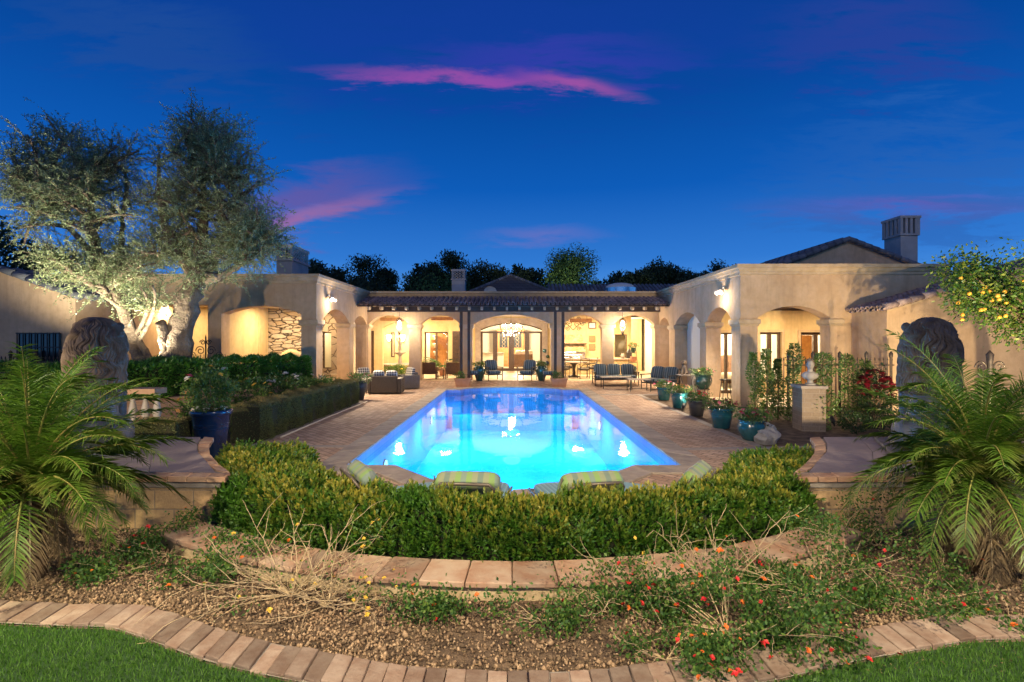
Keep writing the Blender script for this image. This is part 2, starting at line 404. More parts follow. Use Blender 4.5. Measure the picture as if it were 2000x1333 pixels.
def band(inner, outer, n, z, th, gap=.006, jitter=.004, rough=.0, seed=1, sub=1):
    """row of separate slabs between two polylines"""
    rg = np.random.default_rng(seed); a = resample(inner, n+1); b = resample(outer, n+1); mb = MB()
    for i in range(n):
        for s_ in range(sub):
            f0, f1 = s_/sub, (s_+1)/sub
            q = [a[i]+(b[i]-a[i])*f0, a[i+1]+(b[i+1]-a[i+1])*f0, a[i+1]+(b[i+1]-a[i+1])*f1, a[i]+(b[i]-a[i])*f1]
            c = sum(q)/4
            q = [c+(p-c)*(1-gap/max(.05, np.linalg.norm(p-c)))+rg.normal(0, rough, 2) for p in q]
            area = sum(q[k][0]*q[(k+1) % 4][1]-q[(k+1) % 4][0]*q[k][1] for k in range(4))
            if area < 0: q = q[::-1]
            dz = rg.normal(0, jitter)
            mb.prism([tuple(p) for p in q], z-th, z+dz)
    return mb
def barrel_roof(x0, x1, ye, ze, yt, zt, pitch=.2, courses=4, T=None):
    """clay barrel tiles in overlapping courses, running from the eave (ye,ze) up to (yt,zt)"""
    mb = MB(); nx = int(round((x1-x0)/pitch)); pitch = (x1-x0)/nx; rg = random.Random(3)
    e = Vector((0, ye, ze)); t = Vector((0, yt, zt)); d = t-e; L = d.length; d.normalize(); up = Vector((1, 0, 0)).cross(d); up = up if up.z > 0 else -up
    for i in range(nx):
        xc = x0+(i+.5)*pitch
        for over in (0, 1):
            for c in range(courses):
                s0 = L*c/courses-.03*(c > 0); s1 = L*(c+1)/courses+.03
                r0 = pitch*.40*(1+rg.uniform(-.06, .06)); r1 = r0*.86
                X = xc if over else xc+pitch/2
                vs = []; K = 7
                for s_, r_, lift in ((s0, r0, .022), (s1, r1, 0)):
                    for rr in (r_, r_-.016):
                        for k in range(K):
                            a = PI*k/(K-1)
                            off = math.sin(a)*rr if over else -math.sin(a)*rr*.8+.02
                            vs.append(e+d*s_+Vector((X-math.cos(a)*rr-e.x, 0, 0))+up*(off+lift+(.03 if over else 0)+rg.uniform(0, .004)))
                if T is not None: vs = [T @ v for v in vs]
                fs = []
                for k in range(K-1):
                    fs += [(k, k+1, 2*K+k+1, 2*K+k), (K+k, 3*K+k, 3*K+k+1, K+k+1), (k, K+k, K+k+1, k+1)]
                mb.add(vs, fs, False)
    return mb
def wall_mb(f, u0, u1, z0, z1, th, openings=(), step=.12):
    """wall slab along u; openings (a, b, zbot, zspring, rise); f(u, t, z) -> world, t from 0 (front) to th"""
    us = {u0, u1}
    for a, b, zb, zs, rise in openings:
        k = 1 if rise == 0 else 22
        us |= {a+(b-a)*i/k for i in range(k+1)}
    us = sorted(us)
    def top(o, u):
        a, b, zb, zs, rise = o
        if rise == 0: return zs
        h = (b-a)/2; Rr = (h*h+rise*rise)/(2*rise); x = u-(a+b)/2
        return zs+math.sqrt(max(0, Rr*Rr-x*x))-(Rr-rise)
    mb = MB()
    def quad(a, b, c, d): mb.add([f(*a), f(*b), f(*c), f(*d)], [(0, 1, 2, 3)])
    for p, q in zip(us[:-1], us[1:]):
        if q-p < 1e-6: continue
        mid = (p+q)/2; o = next((o for o in openings if o[0] < mid < o[1]), None)
        segs = []
        if o is None: segs = [(z0, z0, z1, z1)]
        else:
            if o[2] > z0: segs.append((z0, z0, o[2], o[2]))
            segs.append((top(o, p), top(o, q), z1, z1))
        for la, lb, ha, hb in segs:
            quad((p, 0, la), (q, 0, lb), (q, 0, hb), (p, 0, ha)); quad((q, th, lb), (p, th, la), (p, th, ha), (q, th, hb))
            if la > z0: quad((p, 0, la), (p, th, la), (q, th, lb), (q, 0, lb))
            quad((p, 0, ha), (q, 0, hb), (q, th, hb), (p, th, ha))
    for a, b, zb, zs, rise in openings:
        for u in (a, b): quad((u, 0, zb), (u, th, zb), (u, th, zs), (u, 0, zs))
    for u in (u0, u1):
        if not any(abs(u-o[0]) < 1e-6 or abs(u-o[1]) < 1e-6 for o in openings): quad((u, 0, z0), (u, th, z0), (u, th, z1), (u, 0, z1))
    return mb
def recalc(o):
    bm = bmesh.new(); bm.from_mesh(o.data); bmesh.ops.remove_doubles(bm, verts=bm.verts, dist=1e-4)
    bmesh.ops.recalc_face_normals(bm, faces=bm.faces); bm.to_mesh(o.data); bm.free(); return o

# ---------------------------------------------------------------- ground, terrace, pool
XL, XR = -6.5, 6.6; YB = 23.0; ZF = .15
YL, YR = 17.0, 14.8
BLUE = (.06, .56, 1)
ring_c = (0, 9.83)
def arcp(r, x): return (x, ring_c[1]-math.sqrt(r*r-x*x))
near = [(-2.55, 7.9), (-1.8, 7.9), (-1.13, 7.12), (-.6, 6.74), (0, 6.6), (.6, 6.74), (1.2, 7.12), (1.87, 7.9), (2.6, 7.9)]
far = [(2.6, 20.0), (2.0, 20.05), (1.9, 20.35), (1.3, 20.75), (.65, 20.95), (0, 21.0), (-.65, 20.95), (-1.3, 20.75), (-1.9, 20.35), (-2.0, 20.05), (-2.55, 20.0)]
pool_in = near+far
CW = .46
near_o = [(-2.55-CW, 7.9-CW), (-1.97, 7.9-CW), (-1.35, 6.74), (-.7, 6.32), (0, 6.17), (.7, 6.32), (1.42, 6.74), (2.04, 7.9-CW), (2.6+CW, 7.9-CW)]
far_o = [(2.6+CW, 20.0+CW), (2.3, 20.48), (2.1, 20.75), (1.5, 21.17), (.75, 21.38), (0, 21.44), (-.75, 21.38), (-1.5, 21.17), (-2.1, 20.75), (-2.3, 20.48), (-2.55-CW, 20.0+CW)]
pool_out = near_o+far_o
deck_out = [(-2.4, 4.75), (2.4, 4.75), (3.6, 7.2), (4.62, 7.2), (4.62, 18.3), (XR+.02, 18.9), (XR+.02, 21.7), (XL-.02, 21.7), (XL-.02, 16.4), (-4.7, 16.4), (-4.7, 7.4), (-3.6, 7.4)]
pool_mid = [((a[0]+b[0])/2, (a[1]+b[1])/2) for a, b in zip(pool_in, pool_out)]
sheet('ground', [[(-900, -60), (900, -60), (900, 1500), (-900, 1500)], pool_mid], -.06, 'soil')
sheet('patio', [deck_out, pool_out], 0.0, 'deck')
mb = MB()  # the terrace rises gently to the loggia floor
mb.add([(XL-.02, 21.7, 0), (XR+.02, 21.7, 0), (XR+.02, 22.5, ZF), (XL-.02, 22.5, ZF)], [(0, 1, 2, 3)])
mb.add([(XL-.02, 22.5, ZF), (XR+.02, 22.5, ZF), (XR+.02, YB, ZF), (XL-.02, YB, ZF)], [(0, 1, 2, 3)])
struct('patio', mb, 'deck')
mb = MB().add([(-13, YB, ZF), (13, YB, ZF), (13, 36.5, ZF), (-13, 36.5, ZF)], [(0, 1, 2, 3)])
struct('floor', mb, 'floor')
mb = MB().add([(-16, YL, .02), (XL-.02, YL, .02), (XL-.02, YB-.01, .02), (-16, YB-.01, .02)], [(0, 1, 2, 3)])
mb.add([(XR+.02, YR, .02), (13, YR, .02), (13, YB-.01, .02), (XR+.02, YB-.01, .02)], [(0, 1, 2, 3)])
struct('floor', mb, 'floor')
# coping slabs on a mortar bed
cb_ = MB()
def closed_band(a, b, per):
    out = MB()
    n = len(a)
    for i in range(n):
        j = (i+1) % n
        ln = math.dist(a[i], a[j])
        if ln < .02: continue
        k = max(1, round(ln/per)); s = band([a[i], a[j]], [b[i], b[j]], k, .03, .07, .005, .002, .001, i)
        out.add(s.v, s.f)
    return out
cop = closed_band(pool_in, pool_out, .32); o = struct('pool_coping', cop, 'travertine', bevel=.008)
o = sheet('pool_coping', [pool_out, [(x*1.002, y) for x, y in pool_in]], .008, 'mortar')
o.data.materials.clear(); o.data.materials.append(M['mortar'])
ZW = -.11
mb = MB(); n = len(pool_in)
for i in range(n):
    a, b = pool_in[i], pool_in[(i+1) % n]
    mb.add([(a[0], a[1], ZW-.13), (b[0], b[1], ZW-.13), (b[0], b[1], .0), (a[0], a[1], .0)], [(0, 1, 2, 3)])
struct('pool_wall', mb, 'watertile')
mb = MB()
for i in range(n):
    a, b = pool_in[i], pool_in[(i+1) % n]
    mb.add([(a[0], a[1], -1.5), (b[0], b[1], -1.5), (b[0], b[1], ZW-.13), (a[0], a[1], ZW-.13)], [(0, 1, 2, 3)])
struct('pool_wall', mb, 'basin')
sheet('pool_floor', [pool_in], -1.5, 'basin')
mb = MB().prism([(-2.3, 20.0), (2.3, 20.0), (2.3, 19.6), (-2.3, 19.6)], -1.49, -.9)
struct('pool_floor', mb, 'basin')
m, t, b = newmat('pool_water')
t.nodes.remove(b); tr = t.nodes.new('ShaderNodeBsdfTransparent'); tr.inputs[0].default_value = (.62, .90, 1, 1)
gl = t.nodes.new('ShaderNodeBsdfGlossy'); gl.inputs['Roughness'].default_value = .015
fr = t.nodes.new('ShaderNodeFresnel'); fr.inputs['IOR'].default_value = 1.33
tcn = t.nodes.new('ShaderNodeTexCoord'); mpn = t.nodes.new('ShaderNodeMapping'); mpn.inputs['Scale'].default_value = (1.6, .8, 1); t.links.new(tcn.outputs['Object'], mpn.inputs[0])
h1 = _noise(t, 1.4, 3, .5, mpn.outputs[0], .4)
bpn = t.nodes.new('ShaderNodeBump'); bpn.inputs['Strength'].default_value = .16; bpn.inputs['Distance'].default_value = .03; t.links.new(h1, bpn.inputs['Height'])
t.links.new(bpn.outputs[0], gl.inputs['Normal']); t.links.new(bpn.outputs[0], fr.inputs['Normal'])
mx = t.nodes.new('ShaderNodeMixShader'); t.links.new(fr.outputs[0], mx.inputs[0]); t.links.new(tr.outputs[0], mx.inputs[1]); t.links.new(gl.outputs[0], mx.inputs[2])
t.links.new(mx.outputs[0], t.nodes['Material Output'].inputs['Surface']); M['water'] = m
sheet('water', [pool_in], ZW, 'water')
# pool lamps: round niche lights in the walls
M['poollamp'] = emat('pool_lamp', (.45, .8, 1), 2.5)
for i, (x, y, dx, pw) in enumerate(((-2.53, 10.2, 1, 260), (-2.53, 16.0, 1, 260), (2.58, 9.6, -1, 300), (2.58, 15.0, -1, 200), (-2.53, 8.6, 1, 170))):
    where = ('near end of the left pool wall', 'far end of the left pool wall', 'near end of the right pool wall', 'far end of the right pool wall', 'near left corner of the pool')[i]
    t_ = thing('pool_light', 'round underwater lamp in the '+where, 'pool light', (x, y, -.55), 0, 'lamps in the pool walls')
    MB().cyl((0, 0, 0), (.03*dx, 0, 0), .11, .11, 20).build('lens', M['poollamp'], t_)
    MB().tube([(0, .12*math.cos(a), .12*math.sin(a)) for a in np.linspace(0, 2*PI, 25)], .014, 6).build('rim', 'iron', t_)
    lamp('AREA', (x+.12*dx, y, -.55), pw*.7, BLUE, .5, (x+3*dx, y, -1.5), name='niche_or_fill_lamp')
for y in (9.2, 12.0, 14.8, 17.6): lamp('SPOT', (0, y, -.22), 300, BLUE, .3, (0, y, -1.5), 165, .6, 'niche_or_fill_lamp')  # added fill spots below the surface, no fixtures in mid-pool
for y in (8.9, 11.5, 14.0, 16.5, 19.0):
    for sx in (-1, 1): lamp('SPOT', (sx*1.75, y, -.22), 200, BLUE, .25, (sx*2.3, y, -1.5), 165, .6, 'niche_or_fill_lamp')  # two more rows of added fill along the sides
lamp('SPOT', (0, 19.4, -.22), 140, BLUE, .25, (0, 20.3, -1.5), 165, .6, 'niche_or_fill_lamp')  # added fill for the far end
# pale strips crossing the paving
for poly in ([(3.07, 9.05), (5.9, 9.25), (5.9, 9.45), (3.07, 9.25)], [(-4.7, 9.3), (-3.02, 9.3), (-3.02, 9.5), (-4.7, 9.5)], [(4.45, 9.3), (4.62, 9.3), (4.62, 18.2), (4.45, 18.2)],
             [(-4.85, 8.3), (-4.7, 8.3), (-4.7, 16.3), (-4.85, 16.3)], [(3.07, 18.2), (4.62, 18.2), (6.6, 18.8), (6.6, 19.0), (4.6, 18.4), (3.07, 18.4)]):
    struct('paving_strip', MB().prism(poly, -.02, .006), 'travertine')
# gravel beds
sheet('gravel_bed', [[(-30, 3.2), (30, 3.2), (30, 22.4), (-30, 22.4)], pool_mid], -.025, 'gravel_bed')
gin = [(-3.79, 3.79), (-3.2, 3.74), (-2.64, 3.71), (-2.36, 3.6), (-1.77, 3.34), (-1.35, 3.21), (-1.0, 3.12), (-.5, 3.0), (-.1, 2.97), (.44, 2.99), (1.02, 3.08), (1.37, 3.15), (2.04, 3.35), (2.94, 3.565), (3.58, 3.58), (4.5, 3.5), (6.2, 3.4)]
gin = [(-6.2, 3.7), (-4.8, 3.8)]+gin
gp = resample(gin, 90)
tg = np.gradient(gp, axis=0); tg /= np.linalg.norm(tg, axis=1, keepdims=True); nrm = np.stack([tg[:, 1], -tg[:, 0]], 1)
gout = gp+nrm*.265
L_ = np.linalg.norm(np.diff(gp, axis=0), axis=1).sum()
struct('brick_edging', band(gp, gout, int(L_/.118), .035, .08, .007, .005, .004, 5), 'edging', bevel=.007)
mb = MB(); q = [tuple(p) for p in gp]; r_ = [tuple(p) for p in gout]
mb.add([(x, y, .018) for x, y in q]+[(x, y, .018) for x, y in r_], [(i, len(q)+i, len(q)+i+1, i+1) for i in range(len(q)-1)])
struct('mortar_bed', mb, 'mortar')
lawn_poly = [tuple(p) for p in (gp+nrm*.262)]
struct_l = sheet('lawn', [[(-6.2, -6), (6.2, -6)]+lawn_poly[::-1]], .0, 'turf')
rim = [arcp(6.0, x) for x in np.linspace(-3.3, 3.3, 40)]
sheet('gravel_bed', [[tuple(p) for p in gp]+[(6.0, 4.3), (-6.0, 4.3)]], -.01, 'gravel_bed')

# loose gravel stones where the bed is seen from close by
def inpoly(x, y, poly):
    c = np.zeros(len(x), bool); j = len(poly)-1
    for i in range(len(poly)):
        xi, yi = poly[i]; xj, yj = poly[j]
        c ^= ((yi > y) != (yj > y)) & (x < (xj-xi)*(y-yi)/(yj-yi+1e-12)+xi); j = i
    return c
rg = np.random.default_rng(11); n = 72000
x = rg.uniform(-4.6, 4.6, n); y = rg.uniform(2.9, 5.3, n)
ok = inpoly(x, y, [tuple(p) for p in gp]+[(5, 6), (3.3, 4.95)]+rim[::-1]+[(-3.3, 4.95), (-5, 6)])
x, y = x[ok], y[ok]
pn = np.sin(x*2.1+1.3)*np.cos(y*2.7+x)+.5*np.sin(x*5.3+y*4.1)
keep = rg.random(len(x)) < np.clip(.80+.5*pn-.25*((x > 1.2) & (y > 3.2)), .25, 1); x, y = x[keep], y[keep]; n = len(x)
oct_v = np.array([(1, 0, 0), (0, 1, 0), (-1, 0, 0), (0, -1, 0), (0, 0, 1), (0, 0, -1)], float)
oct_f = np.array([(0, 1, 4), (1, 2, 4), (2, 3, 4), (3, 0, 4), (1, 0, 5), (2, 1, 5), (3, 2, 5), (0, 3, 5)])
s = rg.lognormal(-4.62, .32, n)[:, None, None]*rg.uniform(.6, 1.3, (n, 1, 3))
V = oct_v[None]*s*rg.uniform(.75, 1.2, (n, 6, 1))
a = rg.uniform(0, 2*PI, n); ca, sa = np.cos(a)[:, None], np.sin(a)[:, None]
V = np.stack([V[..., 0]*ca-V[..., 1]*sa, V[..., 0]*sa+V[..., 1]*ca, V[..., 2]+.25*V[..., 0]], 2)
V += np.stack([x, y, rg.uniform(-.006, .006, n)], 1)[:, None]
F = (oct_f[None]+6*np.arange(n)[:, None, None]).reshape(-1, 3)
tag(arr_mesh('gravel', V.reshape(-1, 3), F, M['stone']), 'tan gravel stones scattered between brick edging and curved wall', 'gravel', kind='stuff')
# grass blades on the lawn
n = 90000; x = rg.uniform(-4.2, 4.2, n); y = rg.uniform(2.25, 3.6, n)
ok = inpoly(x, y, [(-6.2, -6), (6.2, -6)]+lawn_poly[::-1]); ok &= (np.abs(x) < y*1.08+.1) & (np.abs(x) > .55); x, y = x[ok], y[ok]; n = len(x)
h = rg.uniform(.018, .038, n); a = rg.uniform(0, 2*PI, n); wd = .0022; le = rg.uniform(.1, .8, n)*h; b_ = rg.uniform(0, 2*PI, n)
p = np.stack([x, y, np.full(n, -.002)], 1); sd = np.stack([np.cos(a), np.sin(a), 0*a], 1)*wd
tp = p+np.stack([np.cos(b_)*le, np.sin(b_)*le, h], 1); mid = p+np.stack([np.cos(b_)*le*.35, np.sin(b_)*le*.35, h*.6], 1)
V = np.stack([p-sd, p+sd, mid+sd*.8, tp, mid-sd*.8], 1).reshape(-1, 3); i = 5*np.arange(n)[:, None]
tag(arr_mesh('grass', V, np.concatenate([i, i+1, i+2, i+3, i+4], 1), M['grass']), 'short green turf blades on the lawn in front of brick edging', 'grass', kind='stuff')
# ---------------------------------------------------------------- the house
house = thing('house', 'tan stucco courtyard house with arched loggias and tiled porch roof', 'house')
ZP = 4.12
def hp(name, mb, m, parent=house, **k):
    return mb.build(name, m, parent, **k)
def wall(f, *a, m='stucco', name='wall', parent=house, **k):
    return recalc(hp(name, wall_mb(f, *a, **k), m, parent))
fx = lambda Y: (lambda u, t, z: (u, Y+t, z))      # wall facing the camera
fsR = lambda X: (lambda u, t, z: (X+t, u, z))     # wall facing left
fsL = lambda X: (lambda u, t, z: (X-t, u, z))     # wall facing right
# arcade under the porch roof
wall(fx(YB), XL-.5, XR+.5, ZF, ZP, .5, [(-6.46, -4.63, ZF, 2.66, .42), (-4.12, -2.32, ZF, 2.66, .42), (-1.79, 1.76, ZF, 2.66, .44), (2.32, 4.05, ZF, 2.66, .42), (4.57, 6.42, ZF, 2.66, .42)])
# left wing: side with arches, front with one wide arch and a flat-topped recess
wall(fsL(XL), YL, YB-.004, .02, ZP, .5, [(17.55, 20.45, .02, 2.63, .46), (21.0, 22.9, .02, 2.63, .36)])
wall(fx(YL), -15.2, XL-.5, .02, ZP, .5, [(-14.6, -10.1, .02, 3.12, 0), (-9.65, -7.0, .02, 2.83, .26)])
# right wing
wall(fsR(XR), YR, YB-.004, .02, ZP, .5, [(15.4, 17.4, .02, 2.56, .44), (17.98, 20.75, .02, 2.56, .44), (21.5, 22.95, .02, 2.6, .32)])
wall(fx(YR), XR+.5, 12.6, .02, ZP, .5, [(7.1, 9.2, .02, 2.6, .34)])
# capitals
mb = MB()
def capital(x0, x1, y0, y1, zt, h=.14, o=.07):
    c = MB(); c.box(x0-o, x1+o, y0-o, y1+o, zt-h, zt-.003); c.box(x0-o*.5, x1+o*.5, y0-o*.5, y1+o*.5, zt-h-.05, zt-h)
    hp('column_cap', c, 'trim', bevel=.012)
for x0, x1 in ((-4.63, -4.12), (-2.32, -1.79), (1.76, 2.32), (4.05, 4.57)): capital(x0, x1, YB, YB+.5, 2.66)
capital(-6.96, -6.46, YB, YB+.5, 2.66); capital(6.42, 6.95, YB, YB+.5, 2.66)
capital(-7.0, XL, YL, 17.55, 2.63); capital(-7.0, XL, 20.45, 21.0, 2.63)
capital(XR, 7.1, YR, 15.4, 2.56); capital(XR, 7.1, 17.4, 17.98, 2.56); capital(XR, 7.1, 20.75, 21.5, 2.56); capital(9.2, 9.5, YR, YR+.5, 2.56)
# cornices: stepped moulding following the parapet
def cornice(path, out_sign):
    prof = [(0, -.30), (.035, -.29), (.035, -.22), (.07, -.19), (.10, -.12), (.15, -.09), (.15, 0), (-.1, .0)]
    c = MB(); pts = [Vector((x, y, 0)) for x, y in path]; rows = []
    for i, p in enumerate(pts):
        d0 = (pts[i]-pts[i-1]).normalized() if i > 0 else (pts[1]-pts[0]).normalized()
        d1 = (pts[i+1]-pts[i]).normalized() if i < len(pts)-1 else d0
        n0 = Vector((d0.y, -d0.x, 0))*out_sign; n1 = Vector((d1.y, -d1.x, 0))*out_sign
        nn_ = (n0+n1); nn_ /= nn_.dot(n0)
        rows.append([p+nn_*o+Vector((0, 0, ZP+.02+z)) for o, z in prof])
    k = len(prof)
    for i in range(len(rows)-1):
        c.add(rows[i]+rows[i+1], [(j, j+1, k+j+1, k+j) for j in range(k-1)])
    c.add(rows[0], [tuple(range(k))]); c.add(rows[-1], [tuple(range(k))])
    recalc(hp('cornice', c, 'trim'))
cornice([(-15.2, YL), (XL, YL), (XL, YB), (XR, YB), (XR, YR), (12.6, YR)], 1)
c = MB(); c.box(-15.2, XL-.12, YL+.1, YB+.3, ZP-.16, ZP-.10); c.box(XR+.12, 12.6, YR+.1, YB+.3, ZP-.16, ZP-.10); c.box(XL-.1, XR+.1, YB+.5, 30.2, ZP-.16, ZP-.10)
hp('flat_roof', c, 'mortar')
# ceilings
c = MB(); c.box(XL-.3, XR+.3, YB+.5, 30, 3.32, 3.4); hp('ceiling', c, 'ceil')
c = MB(); c.box(-15.2, XL-.5, YL+.5, YB+.3, 3.22, 3.3); c.box(XR+.5, 12.6, YR+.5, YB+.3, 3.22, 3.3); hp('ceiling', c, 'ceil')
for i in range(6):
    y = 15.8+i*1.3; hp('ceiling_beam', MB().box(7.1, 12.3, y, y+.16, 3.02, 3.216), 'dark')
# porch roof in front of the arcade
hp('roof_tiles', barrel_roof(XL+.02, XR-.02, 21.35, 3.43, YB-.02, 3.83, .195, 4), 'tile')
hp('roof_deck', MB().add([(XL+.02, 21.42, 3.40), (XR-.02, 21.42, 3.40), (XR-.02, YB-.01, 3.80), (XL+.02, YB-.01, 3.80), (XL+.02, 21.42, 3.36), (XR-.02, 21.42, 3.36), (XR-.02, YB-.01, 3.76), (XL+.02, YB-.01, 3.76)],
   [(0, 1, 2, 3), (7, 6, 5, 4), (0, 4, 5, 1)]), 'dark')
hp('beam', MB().box(XL+.3, XR-.25, 21.9, 22.12, 3.17, 3.385), 'dark', bevel=.01)
for i in range(24):
    x = XL+.45+i*(XR-XL-.9)/23
    r = MB(); r.prism([(21.48, 3.25), (21.62, 3.22), (22.9, 3.50), (22.9, 3.62), (21.48, 3.34)], x-.045, x+.045)
    r.v = [(z, x_, y_) for x_, y_, z in r.v]
    hp('rafter', r, 'trim' if True else 'dark')
for x in (-2.24, -1.91, 1.80, 2.13):
    hp('post', MB().box(x, x+.12, 21.95, 22.07, .03, 3.17), 'dark', bevel=.008)
# windows and doors -------------------------------------------------
M['glass'] = mat('window_glass', (.9, .9, .9), .05)
m, t, b = newmat('clear_pane'); t.nodes.remove(b)
tr = t.nodes.new('ShaderNodeBsdfTransparent'); tr.inputs[0].default_value = (.95, .95, .93, 1); gl = t.nodes.new('ShaderNodeBsdfGlossy'); gl.inputs['Roughness'].default_value = .01
fr = t.nodes.new('ShaderNodeFresnel'); mx = t.nodes.new('ShaderNodeMixShader')
t.links.new(fr.outputs[0], mx.inputs[0]); t.links.new(tr.outputs[0], mx.inputs[1]); t.links.new(gl.outputs[0], mx.inputs[2]); t.links.new(mx.outputs[0], t.nodes['Material Output'].inputs['Surface']); M['glass'] = m
def window(f, a, b, z0, z1, leaves_=1, name='window', fr=.07, m='door', bars=0, rail=0, parent=house):
    """frame + panes set in an opening; the frame mesh is the part, panes and handle its sub-parts"""
    def bx(mb, u0, u1, t0, t1, w0, w1):
        vs = [f(u, t, z) for z in (w0, w1) for t in (t0, t1) for u in (u0, u1)]
        mb.add(vs, [(0, 2, 3, 1), (4, 5, 7, 6), (0, 1, 5, 4), (2, 6, 7, 3), (0, 4, 6, 2), (1, 3, 7, 5)])
    mb = MB(); bx(mb, a, a+fr, .1, .2, z0, z1); bx(mb, b-fr, b, .1, .2, z0, z1); bx(mb, a+fr, b-fr, .1, .2, z1-fr, z1); bx(mb, a+fr, b-fr, .1, .2, z0, z0+(fr*2 if name == 'door' else fr))
    w_ = (b-a)/leaves_
    for i in range(1, leaves_): bx(mb, a+i*w_-fr*.8, a+i*w_+fr*.8, .08, .19, z0+fr, z1-fr)
    for i in range(1, bars+1): u = a+fr+(b-a-2*fr)*i/(bars+1); bx(mb, u-.012, u+.012, .13, .16, z0+fr, z1-fr)
    for i in range(1, rail+1): z = z0+(z1-z0)*i/(rail+1); bx(mb, a+fr, b-fr, .13, .16, z-.012, z+.012)
    o = recalc(hp(name, mb, m, parent))
    g = MB(); g.add([f(a+fr, .15, z0+fr), f(b-fr, .15, z0+fr), f(b-fr, .15, z1-fr), f(a+fr, .15, z1-fr)], [(0, 1, 2, 3)])
    g.build('pane', M['glass'], o)
    if name == 'door':
        h = MB(); u = (a+b)/2+.05 if leaves_ > 1 else b-.1
        h.tube([f(u, .06, z0+.95), f(u, .03, z0+1.0), f(u, .03, z0+1.12), f(u, .06, z0+1.17)], .01, 6); h.build('handle', 'iron', o)
    return o
def casing(f, a, b, z0, z1, wd=.09, m='trim'):
    mb = MB()
    for u0, u1, w0, w1 in ((a-wd, a, z0, z1), (b, b+wd, z0, z1), (a-wd, b+wd, z1, z1+wd)):
        vs = [f(u, t, z) for z in (w0, w1) for t in (-.035, -.003) for u in (u0, u1)]
        mb.add(vs, [(0, 2, 3, 1), (4, 5, 7, 6), (0, 1, 5, 4), (2, 6, 7, 3), (0, 4, 6, 2), (1, 3, 7, 5)])
    recalc(hp('door_casing', mb, m))
# loggia back wall, centre: arched glazed doors with fanlight
wall(fx(30), -7.6, 7.6, ZF, 3.32, .3, [(-7.12, -6.87, .95, 2.42, 0), (-5.12, -3.75, ZF, 2.43, 0), (-1.83, 1.76, ZF, 2.60, .38), (6.0, 6.9, .95, 2.35, 0)], m='stucco_in')
f30 = fx(30)
dr = MB()
for u0, u1 in ((-1.83, -1.72), (-1.12, -.86), (-.20, .12), (.76, 1.0), (1.65, 1.76)): dr.box(u0, u1, 30.05, 30.17, ZF, 2.36)
dr.box(-1.83, 1.76, 30.05, 30.19, 2.36, 2.47); dr.box(-1.72, 1.65, 30.06, 30.16, ZF, ZF+.16)
pts = []
h = 3.59/2; rise = .38; Rr = (h*h+rise*rise)/(2*rise)
for i in range(25):
    x = -h+2*h*i/24; pts.append((x-.035, 30.1, 2.56+math.sqrt(Rr*Rr-x*x)-(Rr-rise)))
dr.tube(pts, .035, 6)
for x0, x1 in ((-.62, -.72), (.55, .65)): dr.tube([(x0, 30.1, 2.46), (x1, 30.1, 2.88)], .025, 6)
dr = hp('door', dr, 'door'); dr['label'] = 'wide arched glass entry doors with fanlight'
MB().add([(-1.8, 30.12, ZF+.1), (1.74, 30.12, ZF+.1), (1.74, 30.12, 2.9), (-1.8, 30.12, 2.9)], [(0, 1, 2, 3)]).build('pane', M['glass'], dr)
MB().tube([(-.09, 30.0, 1.1), (-.09, 29.97, 1.15), (-.09, 29.97, 1.4), (-.09, 30.0, 1.45)], .012, 6).build('handle', 'iron', dr)
# carved stone surround
s_ = wall_mb(lambda u, t, z: (u, 29.92+t, z), -2.15, 2.08, ZF, 3.25, .08, [(-1.83, 1.76, ZF, 2.60, .38)])
recalc(hp('door_surround', s_, 'travertine'))
window(f30, -5.12, -3.75, ZF, 2.43, 2, 'door'); casing(f30, -5.12, -3.75, ZF, 2.43)
window(f30, -7.12, -6.87, .95, 2.42); window(f30, 6.0, 6.9, .95, 2.35)
# partition with its own arch on the left of the loggia
f265 = fx(26.5)
wall(f265, -8.2, -2.35, ZF, 3.32, .25, [(-6.7, -3.25, ZF, 2.6, .46)], m='stucco_in')
hp('door', MB().box(-7.32, -7.14, 26.44, 26.497, ZF, 2.44), 'door'); o = hp('door', MB().box(-3.08, -2.68, 26.44, 26.497, ZF, 2.42), 'door')
mb = MB()
for k in range(5):
    for dx in (-.06, .06):
        cx, cz = -2.88+dx, .95+k*.28; mb.tube([(cx+.05*math.cos(a), 26.425, cz+.09*math.sin(a)) for a in np.linspace(0, 2*PI, 13)], .008, 5)
mb.build('grille', 'iron', o)
# barbecue wall on the right of the loggia
wall(fx(27.5), 2.5, 6.4, ZF, 3.32, .25, [(5.4, 6.18, .88, 2.26, 0)], m='stucco_in')
f275 = fx(27.5); window(f275, 5.4, 6.18, .88, 2.26, fr=.05)
M['hood'] = vorostone('hood_stone', 7, (.38, .26, .12), (.55, .42, .24), (.3, .2, .1), .03)
c = MB(); c.add([(2.6, 27.49, 1.35), (3.9, 27.49, 1.35), (3.9, 27.0, 1.35), (2.6, 27.0, 1.35), (2.6, 27.49, 2.25), (3.72, 27.49, 2.25), (3.72, 27.3, 2.25), (2.6, 27.3, 2.25)], [(0, 1, 2, 3), (4, 7, 6, 5), (0, 4, 5, 1), (1, 5, 6, 2), (2, 6, 7, 3), (3, 7, 4, 0)])
hood = recalc(hp('range_hood', c, 'hood')); MB().box(2.58, 3.96, 26.95, 27.485, 1.75, 1.79).build('mantel', 'dark', hood)
M['steel'] = mat('stainless', (.75, .76, .78), .25, metal=1)
hp('backsplash', MB().box(2.6, 3.9, 27.44, 27.49, .98, 1.34), 'steel')
c = MB(); c.box(2.55, 6.3, 26.75, 27.49, ZF, .93); hp('counter', c, 'hood'); hp('counter_top', MB().box(2.5, 6.35, 26.68, 27.492, .932, 1.0), 'travertine', bevel=.01)
